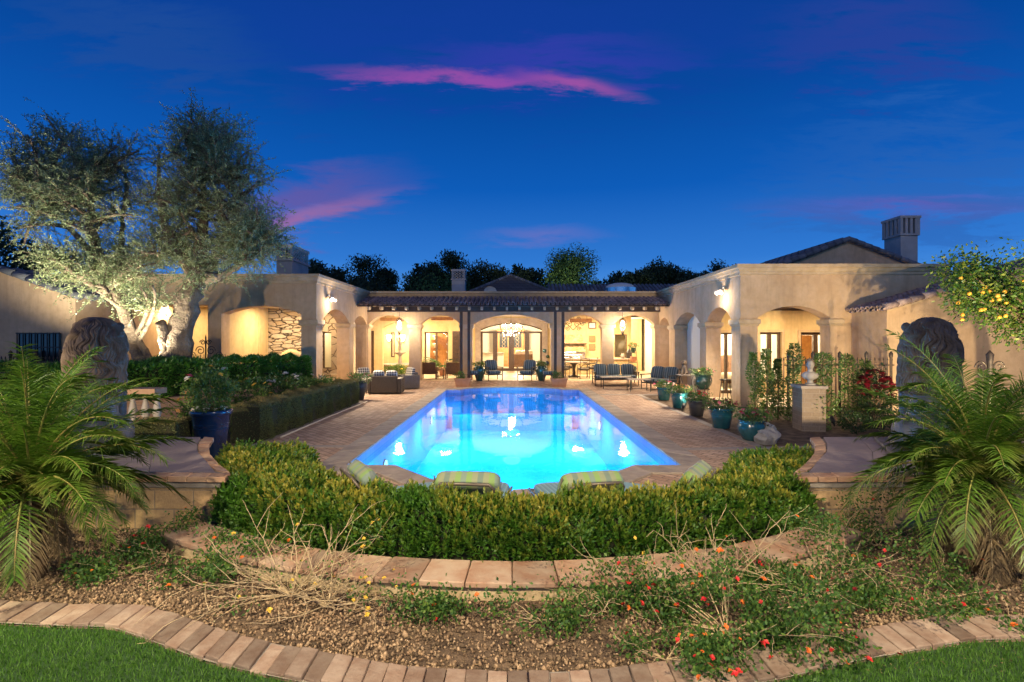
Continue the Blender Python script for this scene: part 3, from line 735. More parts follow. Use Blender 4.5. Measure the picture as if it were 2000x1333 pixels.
grill = thing('barbecue', 'stainless built-in barbecue under the stone hood', 'barbecue', (3.2, 26.8, .98))
MB().box(-.5, .5, -.12, .45, .022, .12).build('body', 'steel', grill, bevel=.02); MB().tube([(-.45, -.1, .13), (-.45, -.14, .17), (.45, -.14, .17), (.45, -.1, .13)], .014, 6).build('handle', 'steel', grill)
lidm = MB(); lidm.add([(x, .02+.38*(.5-.5*math.cos(a)), .125+.16*math.sin(a)) for x in (-.48, .48) for a in np.linspace(0, PI, 9)], [(i, i+1, 10+i, 9+i) for i in range(8)]); lidm.build('lid', 'steel', grill)
# side rooms of the wings
wall(fx(20.5), -14.6, -9.95, .02, 3.22, .2, [(-10.52, -9.98, .6, 2.28, 0)], m='stucco_in'); f205 = fx(20.5); window(f205, -10.52, -9.98, .6, 2.28); casing(f205, -10.52, -9.98, .6, 2.28)
wall(fx(20.42), -9.94, -8.1, .02, 3.22, .3, m='ledge')
wall(fx(22.2), -8.7, -7.02, .02, 3.22, .2, [(-8.22, -7.83, .72, 2.3, 0), (-7.0-.02-.001, -7.0-.0205, 1, 2, 0)][:1], m='flag'); window(fx(22.2), -8.22, -7.83, .72, 2.3, fr=.04)
hp('hearth', MB().box(-8.6, -7.05, 21.7, 22.19, .02, .5), 'flag', bevel=.02)
wall(fx(27.0), -8.2, -7.0, ZF, 3.32, .2, m='stucco_in')
hp('door', MB().box(-8.35, -7.9, 25.3, 25.4, .5, 2.3), 'wood')
# plastered beehive oven beside the stone wall
ov = thing('oven', 'rounded cream plaster beehive oven by the stacked stone wall', 'oven', (-8.15, 18.9, .02))
MB().lathe([(.52, 0), (.52, .7), (.5, 1.0), (.42, 1.3), (.28, 1.5), (.1, 1.58), (0, 1.59)], n=28).build('dome', 'stucco_in', ov)
MB().box(-.62, .62, -.5, .6, 0, .3).build('base', 'flag', ov, bevel=.02)
# right wing back rooms
f185 = fx(18.5)
wall(f185, 7.1, 12.4, .02, 3.22, .25, [(7.48, 8.08, .02, 2.22, 0), (8.95, 9.75, .45, 2.24, 0), (10.42, 11.62, .02, 2.24, 0)], m='stucco_in')
window(f185, 7.48, 8.08, .02, 2.22, 2, 'door', .055); window(f185, 8.95, 9.75, .45, 2.24, 2, fr=.08); window(f185, 10.42, 11.62, .02, 2.24, 2, 'door', .1)
casing(f185, 8.95, 9.75, .45, 2.24); casing(f185, 10.42, 11.62, .02, 2.24); casing(f185, 7.48, 8.08, .02, 2.22)
wall(fx(22.0), 7.12, 8.6, .02, 3.22, .2, [(7.58, 8.1, .85, 2.3, 0)], m='flag'); window(fx(22.0), 7.58, 8.1, .85, 2.3, fr=.045)
# rooms behind the glass
M['room'] = mat('room_plaster', (.78, .70, .55), .9); M['rooml'] = mat('room_plaster_pale', (.82, .78, .68), .9)
def room(x0, x1, y0, y1, z1=3.1, power=180, m='room', lp=None):
    c = MB(); z0 = .03
    c.add([(x0, y0, z0), (x1, y0, z0), (x1, y1, z0), (x0, y1, z0), (x0, y0, z1), (x1, y0, z1), (x1, y1, z1), (x0, y1, z1)], [(0, 1, 2, 3), (7, 6, 5, 4), (3, 2, 6, 7), (0, 3, 7, 4), (2, 1, 5, 6)])
    hp('room', c, m); lamp('POINT', lp or ((x0+x1)/2, (y0+y1)/2, z1-.5), power*1.3, (1, .82, .55), .2, name='room_lamp')
room(-3.2, 3.2, 30.32, 36.4, 3.3, 900, 'rooml', (0, 32.5, 2.9)); room(-8, -3.3, 30.32, 33.5, 3.2, 420); room(3.4, 7.8, 27.8, 31, 3.2, 420, 'rooml')
room(-12, -9.0, 20.75, 21.6, 3.1, 60); room(-8.6, -7.4, 22.45, 24.2, 3.1, 60); room(7.15, 8.6, 22.25, 24.4, 3.1, 90, 'rooml')
room(7.1, 12.3, 18.8, 21.9, 3.15, 520, 'rooml')
# entry hall furnishings seen through the doors
cab = thing('cabinet', 'tall honey wood armoire with iron grille doors in the hall', 'armoire', (-.1, 35.2, ZF))
MB().box(-.95, .95, -.25, .3, 0, 2.6).build('body', 'wood', cab, bevel=.02)
for sx in (-1, 1):
    d_ = MB().box(*sorted((sx*.06, sx*.88)), -.29, -.25, .15, 2.45).build('door', 'wood', cab)
    g = MB().box(*sorted((sx*.2, sx*.74)), -.30, -.292, 1.3, 2.3).build('grille', 'black', d_)
    s_ = MB()
    for k in range(4):
        cz = 1.42+k*.25
        for q in (-1, 1): s_.tube([(sx*.47+q*.1*math.sin(a), -.31, cz+.12*math.cos(a)*(1-.3*math.sin(a))) for a in np.linspace(0, PI, 10)], .012, 5)
    s_.build('scroll', 'trim', d_)
cred = thing('counter', 'cream low cabinet behind the left entry door', 'cabinet', (-1.3, 33.2, ZF))
MB().box(-1.1, .75, -.3, .3, 0, .95).build('body', 'rooml', cred, bevel=.02); MB().box(-1.14, .79, -.34, .34, .952, 1.0).build('top', 'travertine', cred, bevel=.01)
M['brownfab'] = mat('brown_chenille', (.16, .09, .06), .95, (.22, .13, .09), 8, .3, 80); M['cream'] = mat('cream_linen', (.70, .62, .50), .95, (.76, .68, .56), 8, .2, 80)
sofa = thing('sofa', 'brown indoor sofa with cream pillows seen through entry doors', 'sofa', (.75, 32.4, ZF))
MB().box(-.7, .55, -.42, -.2, .1, .95).build('backrest', 'brownfab', sofa, bevel=.05); MB().box(-.7, .55, -.2, .4, .1, .45).build('seat', 'brownfab', sofa, bevel=.04)
for k in range(3): MB().cushion((-.35+.35*k, -.05, .98), (.2, .08, .2)).build('pillow', 'cream', sofa)
dc = thing('cabinet', 'lit wooden display cabinet behind the left glazed doors', 'display cabinet', (-4.4, 32.2, ZF))
MB().box(-.75, .75, -.02, .3, 0, 2.4).build('body', 'wood', dc)
M['shelflit'] = mat('china', (.8, .78, .7), .3)
for k in range(4):
    for sx in (-.42, .42):
        o = MB().box(sx-.28, sx+.28, -.2, -.03, .3+.5*k, .33+.5*k).build('shelf', 'wood', dc); MB().lathe([(.02, 0), (.08, .02), (.04, .1), (.13, .2), (.14, .24), (.1, .28), (0, .28)], (sx, -.12, .332+.5*k), 12).build('vase', 'shelflit', o)
# back roofs -----------------------------------------------------------
def slab_roof(pts, m='tile_far', name='roof', **k):
    return None
hip = MB(); hip.add([(-4.2, 30.3, 4.1), (4.2, 30.3, 4.1), (4.2, 38, 4.1), (-4.2, 38, 4.1), (-.1, 34, 6.25)], [(0, 1, 4), (1, 2, 4), (2, 3, 4), (3, 0, 4)])
M['shingle'] = brickmat('weathered_tile', (.10, .085, .07), (.14, .12, .10), (.05, .04, .035), .3, .2, 0, .02, 'V')
hp('roof', hip, 'shingle')
mb = MB()
for a in ((-4.2, 30.3), (4.2, 30.3)):
    for k in range(26):
        f0 = k/26; p = Vector((a[0], a[1], 4.13)).lerp(Vector((-.1, 34, 6.28)), f0); q = Vector((a[0], a[1], 4.13)).lerp(Vector((-.1, 34, 6.28)), f0+.046)
        mb.tube([p, q], [.10, .08], 7)
hp('ridge_tiles', mb, 'tile_far')
hp('roof_tiles', barrel_roof(2.4, 11.5, 31.2, 4.0, 35.5, 5.75, .26, 6), 'tile_far')
# gabled roof with big chimney over the right wing
T = Matrix.Identity(4)
g = MB(); g.add([(8.6, 20, 4.1), (17.4, 20, 4.1), (13.1, 20, 5.83), (8.6, 27, 4.1), (17.4, 27, 4.1), (13.1, 27, 5.83)], [(0, 1, 2), (0, 2, 5, 3), (1, 4, 5, 2), (3, 5, 4)])
hp('gable', g, 'stucco')
mb = MB()
for (xa, za, xb, zb) in ((8.3, 4.06, 13.1, 5.90), (17.9, 4.06, 13.1, 5.90)):
    n_ = 17
    for k in range(n_):
        p = Vector((xa, 19.9, za)).lerp(Vector((xb, 19.9, zb)), k/n_); q = Vector((xa, 19.9, za)).lerp(Vector((xb, 19.9, zb)), (k+1.15)/n_)
        mb.tube([p, q], [.11, .085], 8)
        for j in range(12):
            dy = .35+j*.5
            mb.tube([p+Vector((0, dy, 0)), q+Vector((0, dy, 0))], [.2, .16], 7, flat=.45)
hp('roof_tiles', mb, 'tile_far')
def chimney(x0, x1, y0, y1, z0, z1, zw, style, label):
    M['chim'] = M.get('chim') or mat('chimney_plaster', (.50, .46, .43), .9, (.42, .38, .35), 3, .3, 40)
    c = MB(); c.box(x0, x1, y0, y1, z0, zw); ch = hp('chimney', c, 'chim', bevel=.02); ch['label'] = label
    top = MB(); e = .05
    top.box(x0-e, x1+e, y0-e, y1+e, zw, zw+.08)
    if style == 'slots':
        nx_ = 3; hh = z1-.1
        xs = np.linspace(x0-e, x1+e, 2*nx_+2)
        k = 4
        for i in range(k):
            xa = x0-e+(x1-x0+2*e)*i/k; wd = (x1-x0+2*e)/k*.52
            for (ya, yb) in ((y0-e, y0+.1), (y1-.1, y1+e)): top.box(xa+(0 if i == 0 else .0), xa+wd, ya, yb, zw+.082, hh)
        top.box(x1+e-.1, x1+e, y0-e, y0+.1, zw+.083, hh)
        for i in range(1, 4):
            yy_ = y0+(y1-y0)*i/4
            for (xa, xb) in ((x0-e, x0+.1), (x1-.1, x1+e)): top.box(xa, xb, yy_-.07, yy_+.07, zw+.083, hh)
        top.box(x0-e-.03, x1+e+.03, y0-e-.03, y1+e+.03, hh+.002, z1)
    else:
        n1 = max(3, int((x1-x0)/.17)); rows = max(3, int((z1-.14-zw-.08)/.15))
        for i in range(n1):
            for j in range(rows):
                cx = x0+(x1-x0)*(i+.5)/n1; cz = zw+.08+(z1-.12-zw-.08)*(j+.5)/rows
                top.tube([(cx+.07*math.cos(a), y0-.01, cz+.065*math.sin(a)) for a in np.linspace(0, 2*PI, 11)], .022, 5, cap=False)
        n2 = max(3, int((y1-y0)/.17))
        for sx in (x0+.01, x1-.01):
            for i in range(n2):
                for j in range(rows):
                    cyy = y0+(y1-y0)*(i+.5)/n2; cz = zw+.08+(z1-.12-zw-.08)*(j+.5)/rows
                    top.tube([(sx, cyy+.07*math.cos(a), cz+.065*math.sin(a)) for a in np.linspace(0, 2*PI, 11)], .022, 5, cap=False)
        for (xa, ya) in ((x0, y0), (x1-.1, y0), (x0, y1-.1), (x1-.1, y1-.1)): top.box(xa, xa+.1, ya, ya+.1, zw+.082, z1-.12)
        top.box(x0-.03, x1+.03, y0-.03, y1+.03, z1-.118, z1)
    top.build('chimney_cap', 'chim', ch)
    hp('flue', MB().box(x0+.25, x1-.25, y0+.25, y1-.25, zw, z1-.15), 'black', ch)
chimney(15.95, 16.65, 21, 21.95, 4.2, 7.05, 6.25, 'slots', 'tall pale chimney with slotted cap on the right wing roof')
chimney(-8.75, -8.15, 19, 20.5, 4.0, 5.5, 4.9, 'lattice', 'square chimney with lattice cap on the left wing')
chimney(-3.65, -2.85, 31, 31.8, 4.0, 6.25, 5.6, 'lattice', 'small lattice topped chimney behind the porch roof')
mb = MB(); mb.lathe([(1.0, 0), (1.0, .45)], (6.75, 32, 4.75), 28); hp('skylight', mb, 'steel')
hp('skylight_dome', MB().lathe([(.9, 0), (.86, .12), (.7, .22), (.4, .3), (0, .34)], (6.75, 32, 5.2), 28), 'rooml')
dish = thing('satellite_dish', 'pale satellite dish standing on the roof edge', 'satellite dish', (-1.15, 27.2, 4.02))
MB().cyl((0, 0, 0), (0, 0, .38), .02).build('mast', 'iron', dish)
d_ = MB(); d_.lathe([(0, 0), (.12, .01), (.24, .05), (.34, .11)], n=24); d_.v = [(x, -.05-z, .5+y*.8) for x, y, z in d_.v]; d_.build('dish', 'cream', dish)
MB().tube([(0, -.05, .25), (0, -.4, .4)], .012, 6).build('arm', 'iron', dish)
# low wing with tiled eave and raking gable on the right
XW = 9.81; YG = 13.4
wall(fsR(XW), YG+.3, YR-.004, 0, 2.75, .3)
g = MB(); zz = lambda x: 2.72+(x-XW)*.285
g.add([(XW, YG, 0), (17, YG, 0), (17, YG, zz(17)), (XW, YG, zz(XW)), (XW, YG+.3, 0), (17, YG+.3, 0), (17, YG+.3, zz(17)), (XW, YG+.3, zz(XW))], [(0, 1, 2, 3), (4, 7, 6, 5), (3, 2, 6, 7), (0, 3, 7, 4)])
hp('gable', g, 'stucco')
g = MB(); g.add([(17, YG, 0), (26, YG, 0), (26, YG, 2.4), (17, YG, zz(17))], [(0, 1, 2, 3)]); hp('wall', g, 'stucco')
Tm = Matrix(((0, 1, 0, 0), (-1, 0, 0, 0), (0, 0, 1, 0), (0, 0, 0, 1)))
rt = barrel_roof(-(YR-.02)-.0, -(YG-.05), XW-.18, 2.74, 17.2, zz(17.2)+.08, .2, 26, Matrix(((0, 1, 0, 0), (-1, 0, 0, 0), (0, 0, 1, 0), (0, 0, 0, 1))))
hp('roof_tiles', rt, 'tile')
mb = MB()
for k in range(22):
    x = XW-.12+k*.335; mb.tube([(x, YG-.06, zz(x)+.12), (x+.37, YG-.06, zz(x+.37)+.12)], [.10, .08], 8)
hp('rake_tiles', mb, 'tile')
g = MB(); g.add([(XW-.02, YG-.03, zz(XW)-.03), (17, YG-.03, zz(17)-.03), (17, YG-.03, zz(17)+.06), (XW-.02, YG-.03, zz(XW)+.06), (XW-.02, YG-.005, zz(XW)-.03), (17, YG-.005, zz(17)-.03)], [(0, 1, 2, 3), (0, 4, 5, 1)]); hp('rake_board', g, 'trim')
# far left gabled wing
g = MB(); YF = 14.6
g.add([(-12.45, YF, 0), (-24, YF, 0), (-24, YF, 3.0), (-14.5, YF, 3.92), (-12.45, YF, 3.2), (-12.45, 24, 0), (-12.45, 24, 3.2)], [(0, 1, 2, 3, 4), (0, 4, 6, 5)])
wl = hp('gable', g, 'stucco')
mb = MB()
for (xa, za, xb, zb) in ((-12.2, 3.18, -14.5, 3.98), (-22, 3.2, -14.5, 3.98)):
    n_ = int(abs(xa-xb)/.33)
    for k in range(n_):
        p = Vector((xa, YF-.08, za)).lerp(Vector((xb, YF-.08, zb)), k/n_); q = Vector((xa, YF-.08, za)).lerp(Vector((xb, YF-.08, zb)), (k+1.1)/n_)
        for j in range(9): mb.tube([p+Vector((0, j*.45, 0)), q+Vector((0, j*.45, 0))], [.13, .10], 7, flat=.7)
hp('roof_tiles', mb, 'tile_far')
M['darkglass'] = mat('night_glass', (.01, .015, .02), .05, spec=.8)
fgl = lambda u, t, z: (u, YF-.12+t, z)
w_ = MB(); w_.box(-14.05, -12.85, YF-.03, YF-.012, 1.35, 2.15); wo = hp('window', w_, 'darkglass')
mb = MB()
for i in range(8): x = -14.05+i*1.2/7; mb.box(x-.012, x+.012, YF-.075, YF-.055, 1.33, 2.17)
for z in (1.35, 1.75, 2.15): mb.box(-14.07, -12.83, YF-.09, YF-.076, z-.015, z+.015)
mb.build('window_bars', 'black', wo)
# porch recess behind the olive trees
wall(fx(19.6), -15.2, -9.7, .02, 3.22, .2, [(-14.15, -13.0, .35, 2.2, 0)], m='stucco_in'); window(fx(19.6), -14.15, -13.0, .35, 2.2, fr=.14)
casing(fx(19.6), -14.15, -13.0, .35, 2.2, .12)
room(-15, -12.2, 19.85, 21.5, 3.1, 200, 'rooml')
wall(fsR(-9.86), 17.5, 20.4, .02, 3.22, .15, m='stucco_in')
wd_ = thing('wooden_screen', 'honey wood door leaf glimpsed inside the right glazed doors', 'door', (11.25, 19.6, .04)); MB().box(-.4, .4, -.03, .03, 0, 2.1).build('panel', 'wood', wd_, bevel=.01)
bd_ = thing('bed', 'upholstered headboard glimpsed through the right wing windows', 'bed', (9.4, 21.4, .04)); MB().cushion((0, 0, .7), (.9, .1, .6), None, 5).build('headboard', 'brownfab', bd_); MB().cushion((0, -.7, .45), (.85, .7, .15), None, 5).build('mattress', 'cream', bd_)
# lights of the loggia and wings -------------------------------------------
M['bulb'] = emat('lamp_glow', (1, .85, .6), 35); M['bulbdim'] = emat('lamp_shade_glow', (1, .78, .45), 14)
M['crystal'] = mat('crystal', (.8, .8, .8), .1, spec=1)
def lantern(loc, label, power, drop, big=False):
    t_ = thing('chandelier' if big else 'lantern', label, 'chandelier' if big else 'lantern', loc, 0, None if big else 'pendant lanterns in the arcade')
    MB().tube([(0, 0, .34), (0, 0, drop)], .008, 5).build('chain', 'iron', t_)
    r = .42 if big else .17
    fr_ = MB()
    for k in range(8):
        a = 2*PI*k/8
        if big: pth = [(0, 0, -.1), (r*.5*math.cos(a), r*.5*math.sin(a), -.22), (r*math.cos(a), r*math.sin(a), -.05), (r*.98*math.cos(a), r*.98*math.sin(a), .05)]
        else: pth = [(.03*math.cos(a), .03*math.sin(a), -.42), (.06*math.cos(a), .06*math.sin(a), -.25), (r*.85*math.cos(a), r*.85*math.sin(a), -.02), (r*math.cos(a), r*math.sin(a), .12), (r*.7*math.cos(a), r*.7*math.sin(a), .26), (.02, 0, .34)]
        fr_.tube(pth, .009, 5)
    if big: fr_.tube([(0, 0, -.3), (0, 0, -.1), (0, 0, .1), (0, 0, .34)], [.01, .03, .05, .02], 8)
    fr_.build('frame', 'iron', t_)
    b = MB()
    if big:
        for k in range(8): a = 2*PI*k/8; b.ball((r*.98*math.cos(a), r*.98*math.sin(a), .11), (.035, .035, .055), 8, 6)
        c = MB()
        for k in range(26): a = 2*PI*k/26; rr = r*(.5+.5*(k % 2)); c.ball((rr*math.cos(a), rr*math.sin(a), -.16-.12*(k % 3)), (.018, .018, .04), 6, 4)
        c.build('crystal', 'crystal', t_)
    else: b.ball((0, 0, .08), (.075, .075, .12), 12, 8)
    b.build('bulb', M['bulb'], t_)
    lamp('POINT', (loc[0], loc[1]-.1, loc[2]-.35 if big else loc[2]-.1), power*.8, WARMW, .12, name='lantern_light')
lantern(P(780, 636, 22.6), 'glowing pear shaped lantern hanging in the left arch', 200, .62)
lantern(P(1216, 636, 22.6), 'glowing pear shaped lantern hanging in the right arch', 200, .62)
lantern(P(998, 640, 26.5), 'crystal chandelier hanging before the glass entry doors', 460, .62, True)
for i, (x, y, pw) in enumerate(((-5.4, 24.9, 260), (5.4, 24.9, 300), (-3.2, 24.8, 110), (3.3, 25.6, 260), (-5.3, 28.4, 240))):
    lamp('AREA', (x, y, 3.28), pw*1.1, WARM, .5, (x, y, 0), name='ceiling_light')
for (x, y, pw) in ((-8.6, 19.0, 330), (9.0, 16.8, 300), (11.2, 17.0, 160), (-8.0, 21.3, 120), (7.8, 20.2, 200), (-12.2, 18.3, 260)):
    lamp('AREA', (x, y, 3.0 if x > 7 else 3.18), pw*.42, WARM, .4, (x, y, 0), name='ceiling_light')
# sconces
for i, px in enumerate((760, 787)):
    p = P(px, 660, 29.85); s_ = thing('wall_sconce', ('left' if i == 0 else 'right')+' glowing sconce on the back wall behind the cherub fountain', 'sconce', (p.x, 29.9, p.z), 0, 'sconces by the fountain')
    MB().lathe([(.05, -.2), (.12, -.02), (.15, .15)], (0, -.1, 0), 12).build('shade', M['bulbdim'], s_); MB().box(-.05, .05, 0, .09, -.25, .2).build('bracket', 'iron', s_); MB().ball((0, -.1, .02), .06).build('bulb', M['bulb'], s_)
    lamp('POINT', (p.x, 29.5, p.z), 50, WARM, .06, name='sconce_light')
# rectangular pendant fixtures
for px0, px1, py0, py1, D, lb in ((744, 790, 621, 627, 24.6, 'long boxy timber pendant in the leftmost arch'), (843, 886, 620, 626, 24.6, 'long boxy timber pendant seen in the second arch from left'), (1112, 1155, 623, 630, 24.6, 'long boxy timber pendant over the outdoor dining table')):
    a, b = P(px0, py0, D), P(px1, py1, D); f_ = thing('pendant_light', lb, 'pendant light', ((a.x+b.x)/2, D, b.z), 0, 'boxy pendants in the loggia'); w2 = (b.x-a.x)/2; hh = a.z-b.z
    fr_ = MB()
    for (x0, x1, y0, y1) in ((-w2, w2, -.17, -.14), (-w2, w2, .14, .17), (-w2, -w2+.03, -.139, .139), (w2-.03, w2, -.139, .139)): fr_.box(x0, x1, y0, y1, 0, hh)
    fr_.build('frame', 'wood', f_)
    MB().box(-w2+.05, w2-.05, -.12, .12, .02, hh-.02).build('shade', 'cream', f_)
    for x in (-w2*.6, w2*.6): MB().cyl((x, 0, hh), (x, 0, 3.32-b.z), .008, n=6).build('rod', 'iron', f_)
# twin floodlights on the wing walls
def flood(x, y, z, sgn, label, lit):
    f_ = thing('flood_light', label, 'flood light', (x, y, z))
    MB().cyl((0, 0, 0), (-sgn*.04, 0, 0), .06, n=14).build('base', 'cream', f_)
    for k, dy in enumerate((-.13, .13)):
        h = MB(); p0 = Vector((-sgn*.06, dy*.5, -.02)); p1 = Vector((-sgn*.2, dy*1.4, -.13)); h.tube([p0, p0.lerp(p1, .4), p1], [.02, .055, .075], 12); h.build('lamp_head', 'cream', f_)
        g_ = MB(); d = (p1-p0).normalized(); g_.cyl(p1+d*.002, p1+d*.02, .07, .06, 12)
        g_.build('lens', M['bulb'] if (lit == 2 or k == 0) else 'cream', f_)
flood(XL, 18.1, 3.5, -1, 'lit double floodlight on the left wing wall', 1)
flood(XR, 15.9, 3.55, 1, 'lit double floodlight on the right wing wall', 1)
lamp('SPOT', (XL+.3, 18.0, 3.35), 1100, WARMW, .06, (XL+2.2, 17.6, 0), 120, .8, 'flood_lamp')
lamp('POINT', (XL+.35, 18.0, 3.2), 40, WARMW, .06, name='flood_lamp')
lamp('SPOT', (XR-.3, 15.8, 3.35), 1100, WARMW, .06, (XR-2.2, 16.2, 0), 120, .8, 'flood_lamp')
lamp('POINT', (XR-.35, 15.8, 3.2), 40, WARMW, .06, name='flood_lamp')
# ---------------------------------------------------------------- garden walls
M['wallface'] = mat('rubble_face', (.60, .47, .28), .9, (.42, .31, .18), 4, .8, 22, bd=.02)
gw = thing('garden_wall', 'low curved planter wall capped with clay slabs', 'garden wall', (0, 0, 0))
aa = np.linspace(-3.35, 3.35, 60)
band([arcp(5.62, x*.94) for x in aa], [arcp(6.02, x) for x in aa], 20, .14, .045, .007, .003, .002, 9).build('coping', M['cap'], gw, bevel=.01, seg=3)
mb = MB(); A_ = [arcp(5.98, x) for x in aa]; B_ = [arcp(5.66, x*.94) for x in aa]
mb.add([(x, y, -.05) for x, y in A_]+[(x, y, .097) for x, y in A_]+[(x, y, .097) for x, y in B_], [(i, i+1, 61+i-1+0, 60+i) if False else (i, i+1, 60+i+1, 60+i) for i in range(59)]+[(60+i, 60+i+1, 120+i+1, 120+i) for i in range(59)])
mb.build('wall', M['wallface'], gw)
sheet('planting_bed', [[(-4.3, 7.3), (-3.9, 6.4), (-3.3, 5.5)]+[arcp(5.7, x) for x in np.linspace(-3.0, 3.0, 20)]+[(3.3, 5.5), (3.9, 6.4), (4.3, 7.0), (2.95, 7.0), (2.6, 6.2), (1.6, 5.1), (0, 4.7), (-1.6, 5.1), (-2.6, 6.2), (-2.8, 7.3)]], .07, 'soil')
for sx, lab, nm in ((-1, 'raised block plinth with slate top under the left lion', 'l'), (1, 'raised block plinth with slate top under the right lion', 'r')):
    pl = thing('plinth', lab, 'plinth', (0, 0, 0), 0, 'block plinths carrying the lions')
    pts = [(2.94, 5.25), (3.0, 5.45), (3.35, 5.85), (3.78, 6.4), (4.08, 6.9), (4.3, 7.4), (7.4, 7.4), (7.4, 5.3)]
    def ins(d): 
        c = np.array([5.4, 6.2]); return [tuple((np.array(p)-c)*(1-d/2.2)+c) for p in pts]
    fl = lambda q: [(sx*x, y) for x, y in (q if sx > 0 else q[::-1])]
    MB().prism(fl(ins(.10)), -.05, .43).build('block_wall', 'block', pl)
    bmx = band([(sx*2.94, 5.25), (sx*7.4, 5.3)], [(sx*2.97, 5.42), (sx*7.4, 5.45)], 22, .548, .058, .005, .002, .002, 3); bmx.build('brick_course', M['brickcap'], pl, bevel=.006)
    bmx = band([(sx*3.02, 5.30), (sx*7.4, 5.35)], [(sx*3.05, 5.45), (sx*7.4, 5.48)], 20, .487, .05, .005, .002, .002, 4); bmx.build('brick_course', M['brickcap'], pl, bevel=.006)
    k = len(pts); e1 = [(sx*x, y) for x, y in pts[1:6]]; e2 = [(sx*(x+.2), y+.08) for x, y in pts[1:6]]
    band(e1, e2, 12, .546, .058, .005, .002, .002, 5).build('brick_course', M['brickcap'], pl, bevel=.006)
    MB().prism(fl(ins(.06)), .431, .53).build('core', 'mortar', pl)
    # slate flags on top
    q = [(3.14, 5.42), (3.5, 5.88), (3.95, 6.43), (4.26, 6.93), (4.5, 7.4)]
    bmx = MB(); outp = [(7.4, 5.47), (7.4, 5.9), (7.4, 6.43), (7.4, 6.93), (7.4, 7.4)]
    for i in range(4):
        n_ = 6
        for j in range(n_):
            c4 = []
            for (ii, jj) in ((i, j), (i, j+1), (i+1, j+1), (i+1, j)):
                p = np.array(q[ii])*(1-jj/n_)+np.array(outp[ii])*(jj/n_); c4.append((sx*p[0], p[1]))
            if sx < 0: c4 = c4[::-1]
            cc = np.mean(c4, 0); c4 = [tuple(cc+(np.array(p)-cc)*.99) for p in c4]; bmx.prism(c4, .50, .552)
    bmx.build('slate_top', M['slate'], pl)

# ---------------------------------------------------------------- lion statues seen from behind
M['bronze'] = mat('weathered_bronze', (.12, .085, .06), .7, (.24, .18, .135), 6, .6, 45, metal=0, spec=.35)
M['bluebronze'] = mat('blue_grey_bronze', (.075, .072, .075), .5, (.16, .155, .16), 5, .5, 35, metal=.1, spec=.5)
def mane_arrays():
    nt_, nv = 760, 250
    prof = np.array([(0, .93), (.10, .92), (.20, .88), (.29, .80), (.365, .70), (.415, .56), (.42, .38), (.405, .25), (.425, .12), (.40, .0), (.30, -.08), (.14, -.13), (0, -.14)])
    s = np.linspace(0, 1, nv); t_ = np.r_[0, np.cumsum(np.linalg.norm(np.diff(prof, axis=0), axis=1))]; t_ /= t_[-1]
    r = np.interp(s, t_, prof[:, 0]); z = np.interp(s, t_, prof[:, 1])
    for _ in range(12): r[1:-1] = (r[:-2]+2*r[1:-1]+r[2:])/4; z[1:-1] = (z[:-2]+2*z[1:-1]+z[2:])/4
    th = np.linspace(0, 2*PI, nt_, endpoint=False); S, TH = np.meshgrid(s, th, indexing='ij')
    wave = TH*1.0+.09*np.sin(S*34+2.5*np.sin(TH*2))+.045*np.sin(S*61+TH*5)
    big = np.abs(np.sin(wave*5.5+1.3*np.sin(S*9+TH*2)))**.7
    mid = np.abs(np.sin(wave*13+2*np.sin(S*13+TH*3)))**.8
    fine = np.sin(wave*84+1.5*np.sin(S*24+TH*3))
    fade = np.clip(np.sin(PI*np.clip(S, 0, 1))*3, 0, 1)
    disp = fade*(.040*big+.026*mid+.0065*fine-.038)+.02*np.sin(TH*3+1)*np.sin(S*7)
    Rr = np.maximum(r[:, None]+disp, 0)
    Z = z[:, None]+.012*np.sin(TH*4)*fade
    V = np.stack([Rr*np.cos(TH)*.74, Rr*np.sin(TH)*.84, Z], 2).reshape(-1, 3)
    i, j = np.meshgrid(np.arange(nv-1), np.arange(nt_), indexing='ij'); jn = (j+1) % nt_
    F = np.stack([i*nt_+j, (i+1)*nt_+j, (i+1)*nt_+jn, i*nt_+jn], 2).reshape(-1, 4)
    return V, F
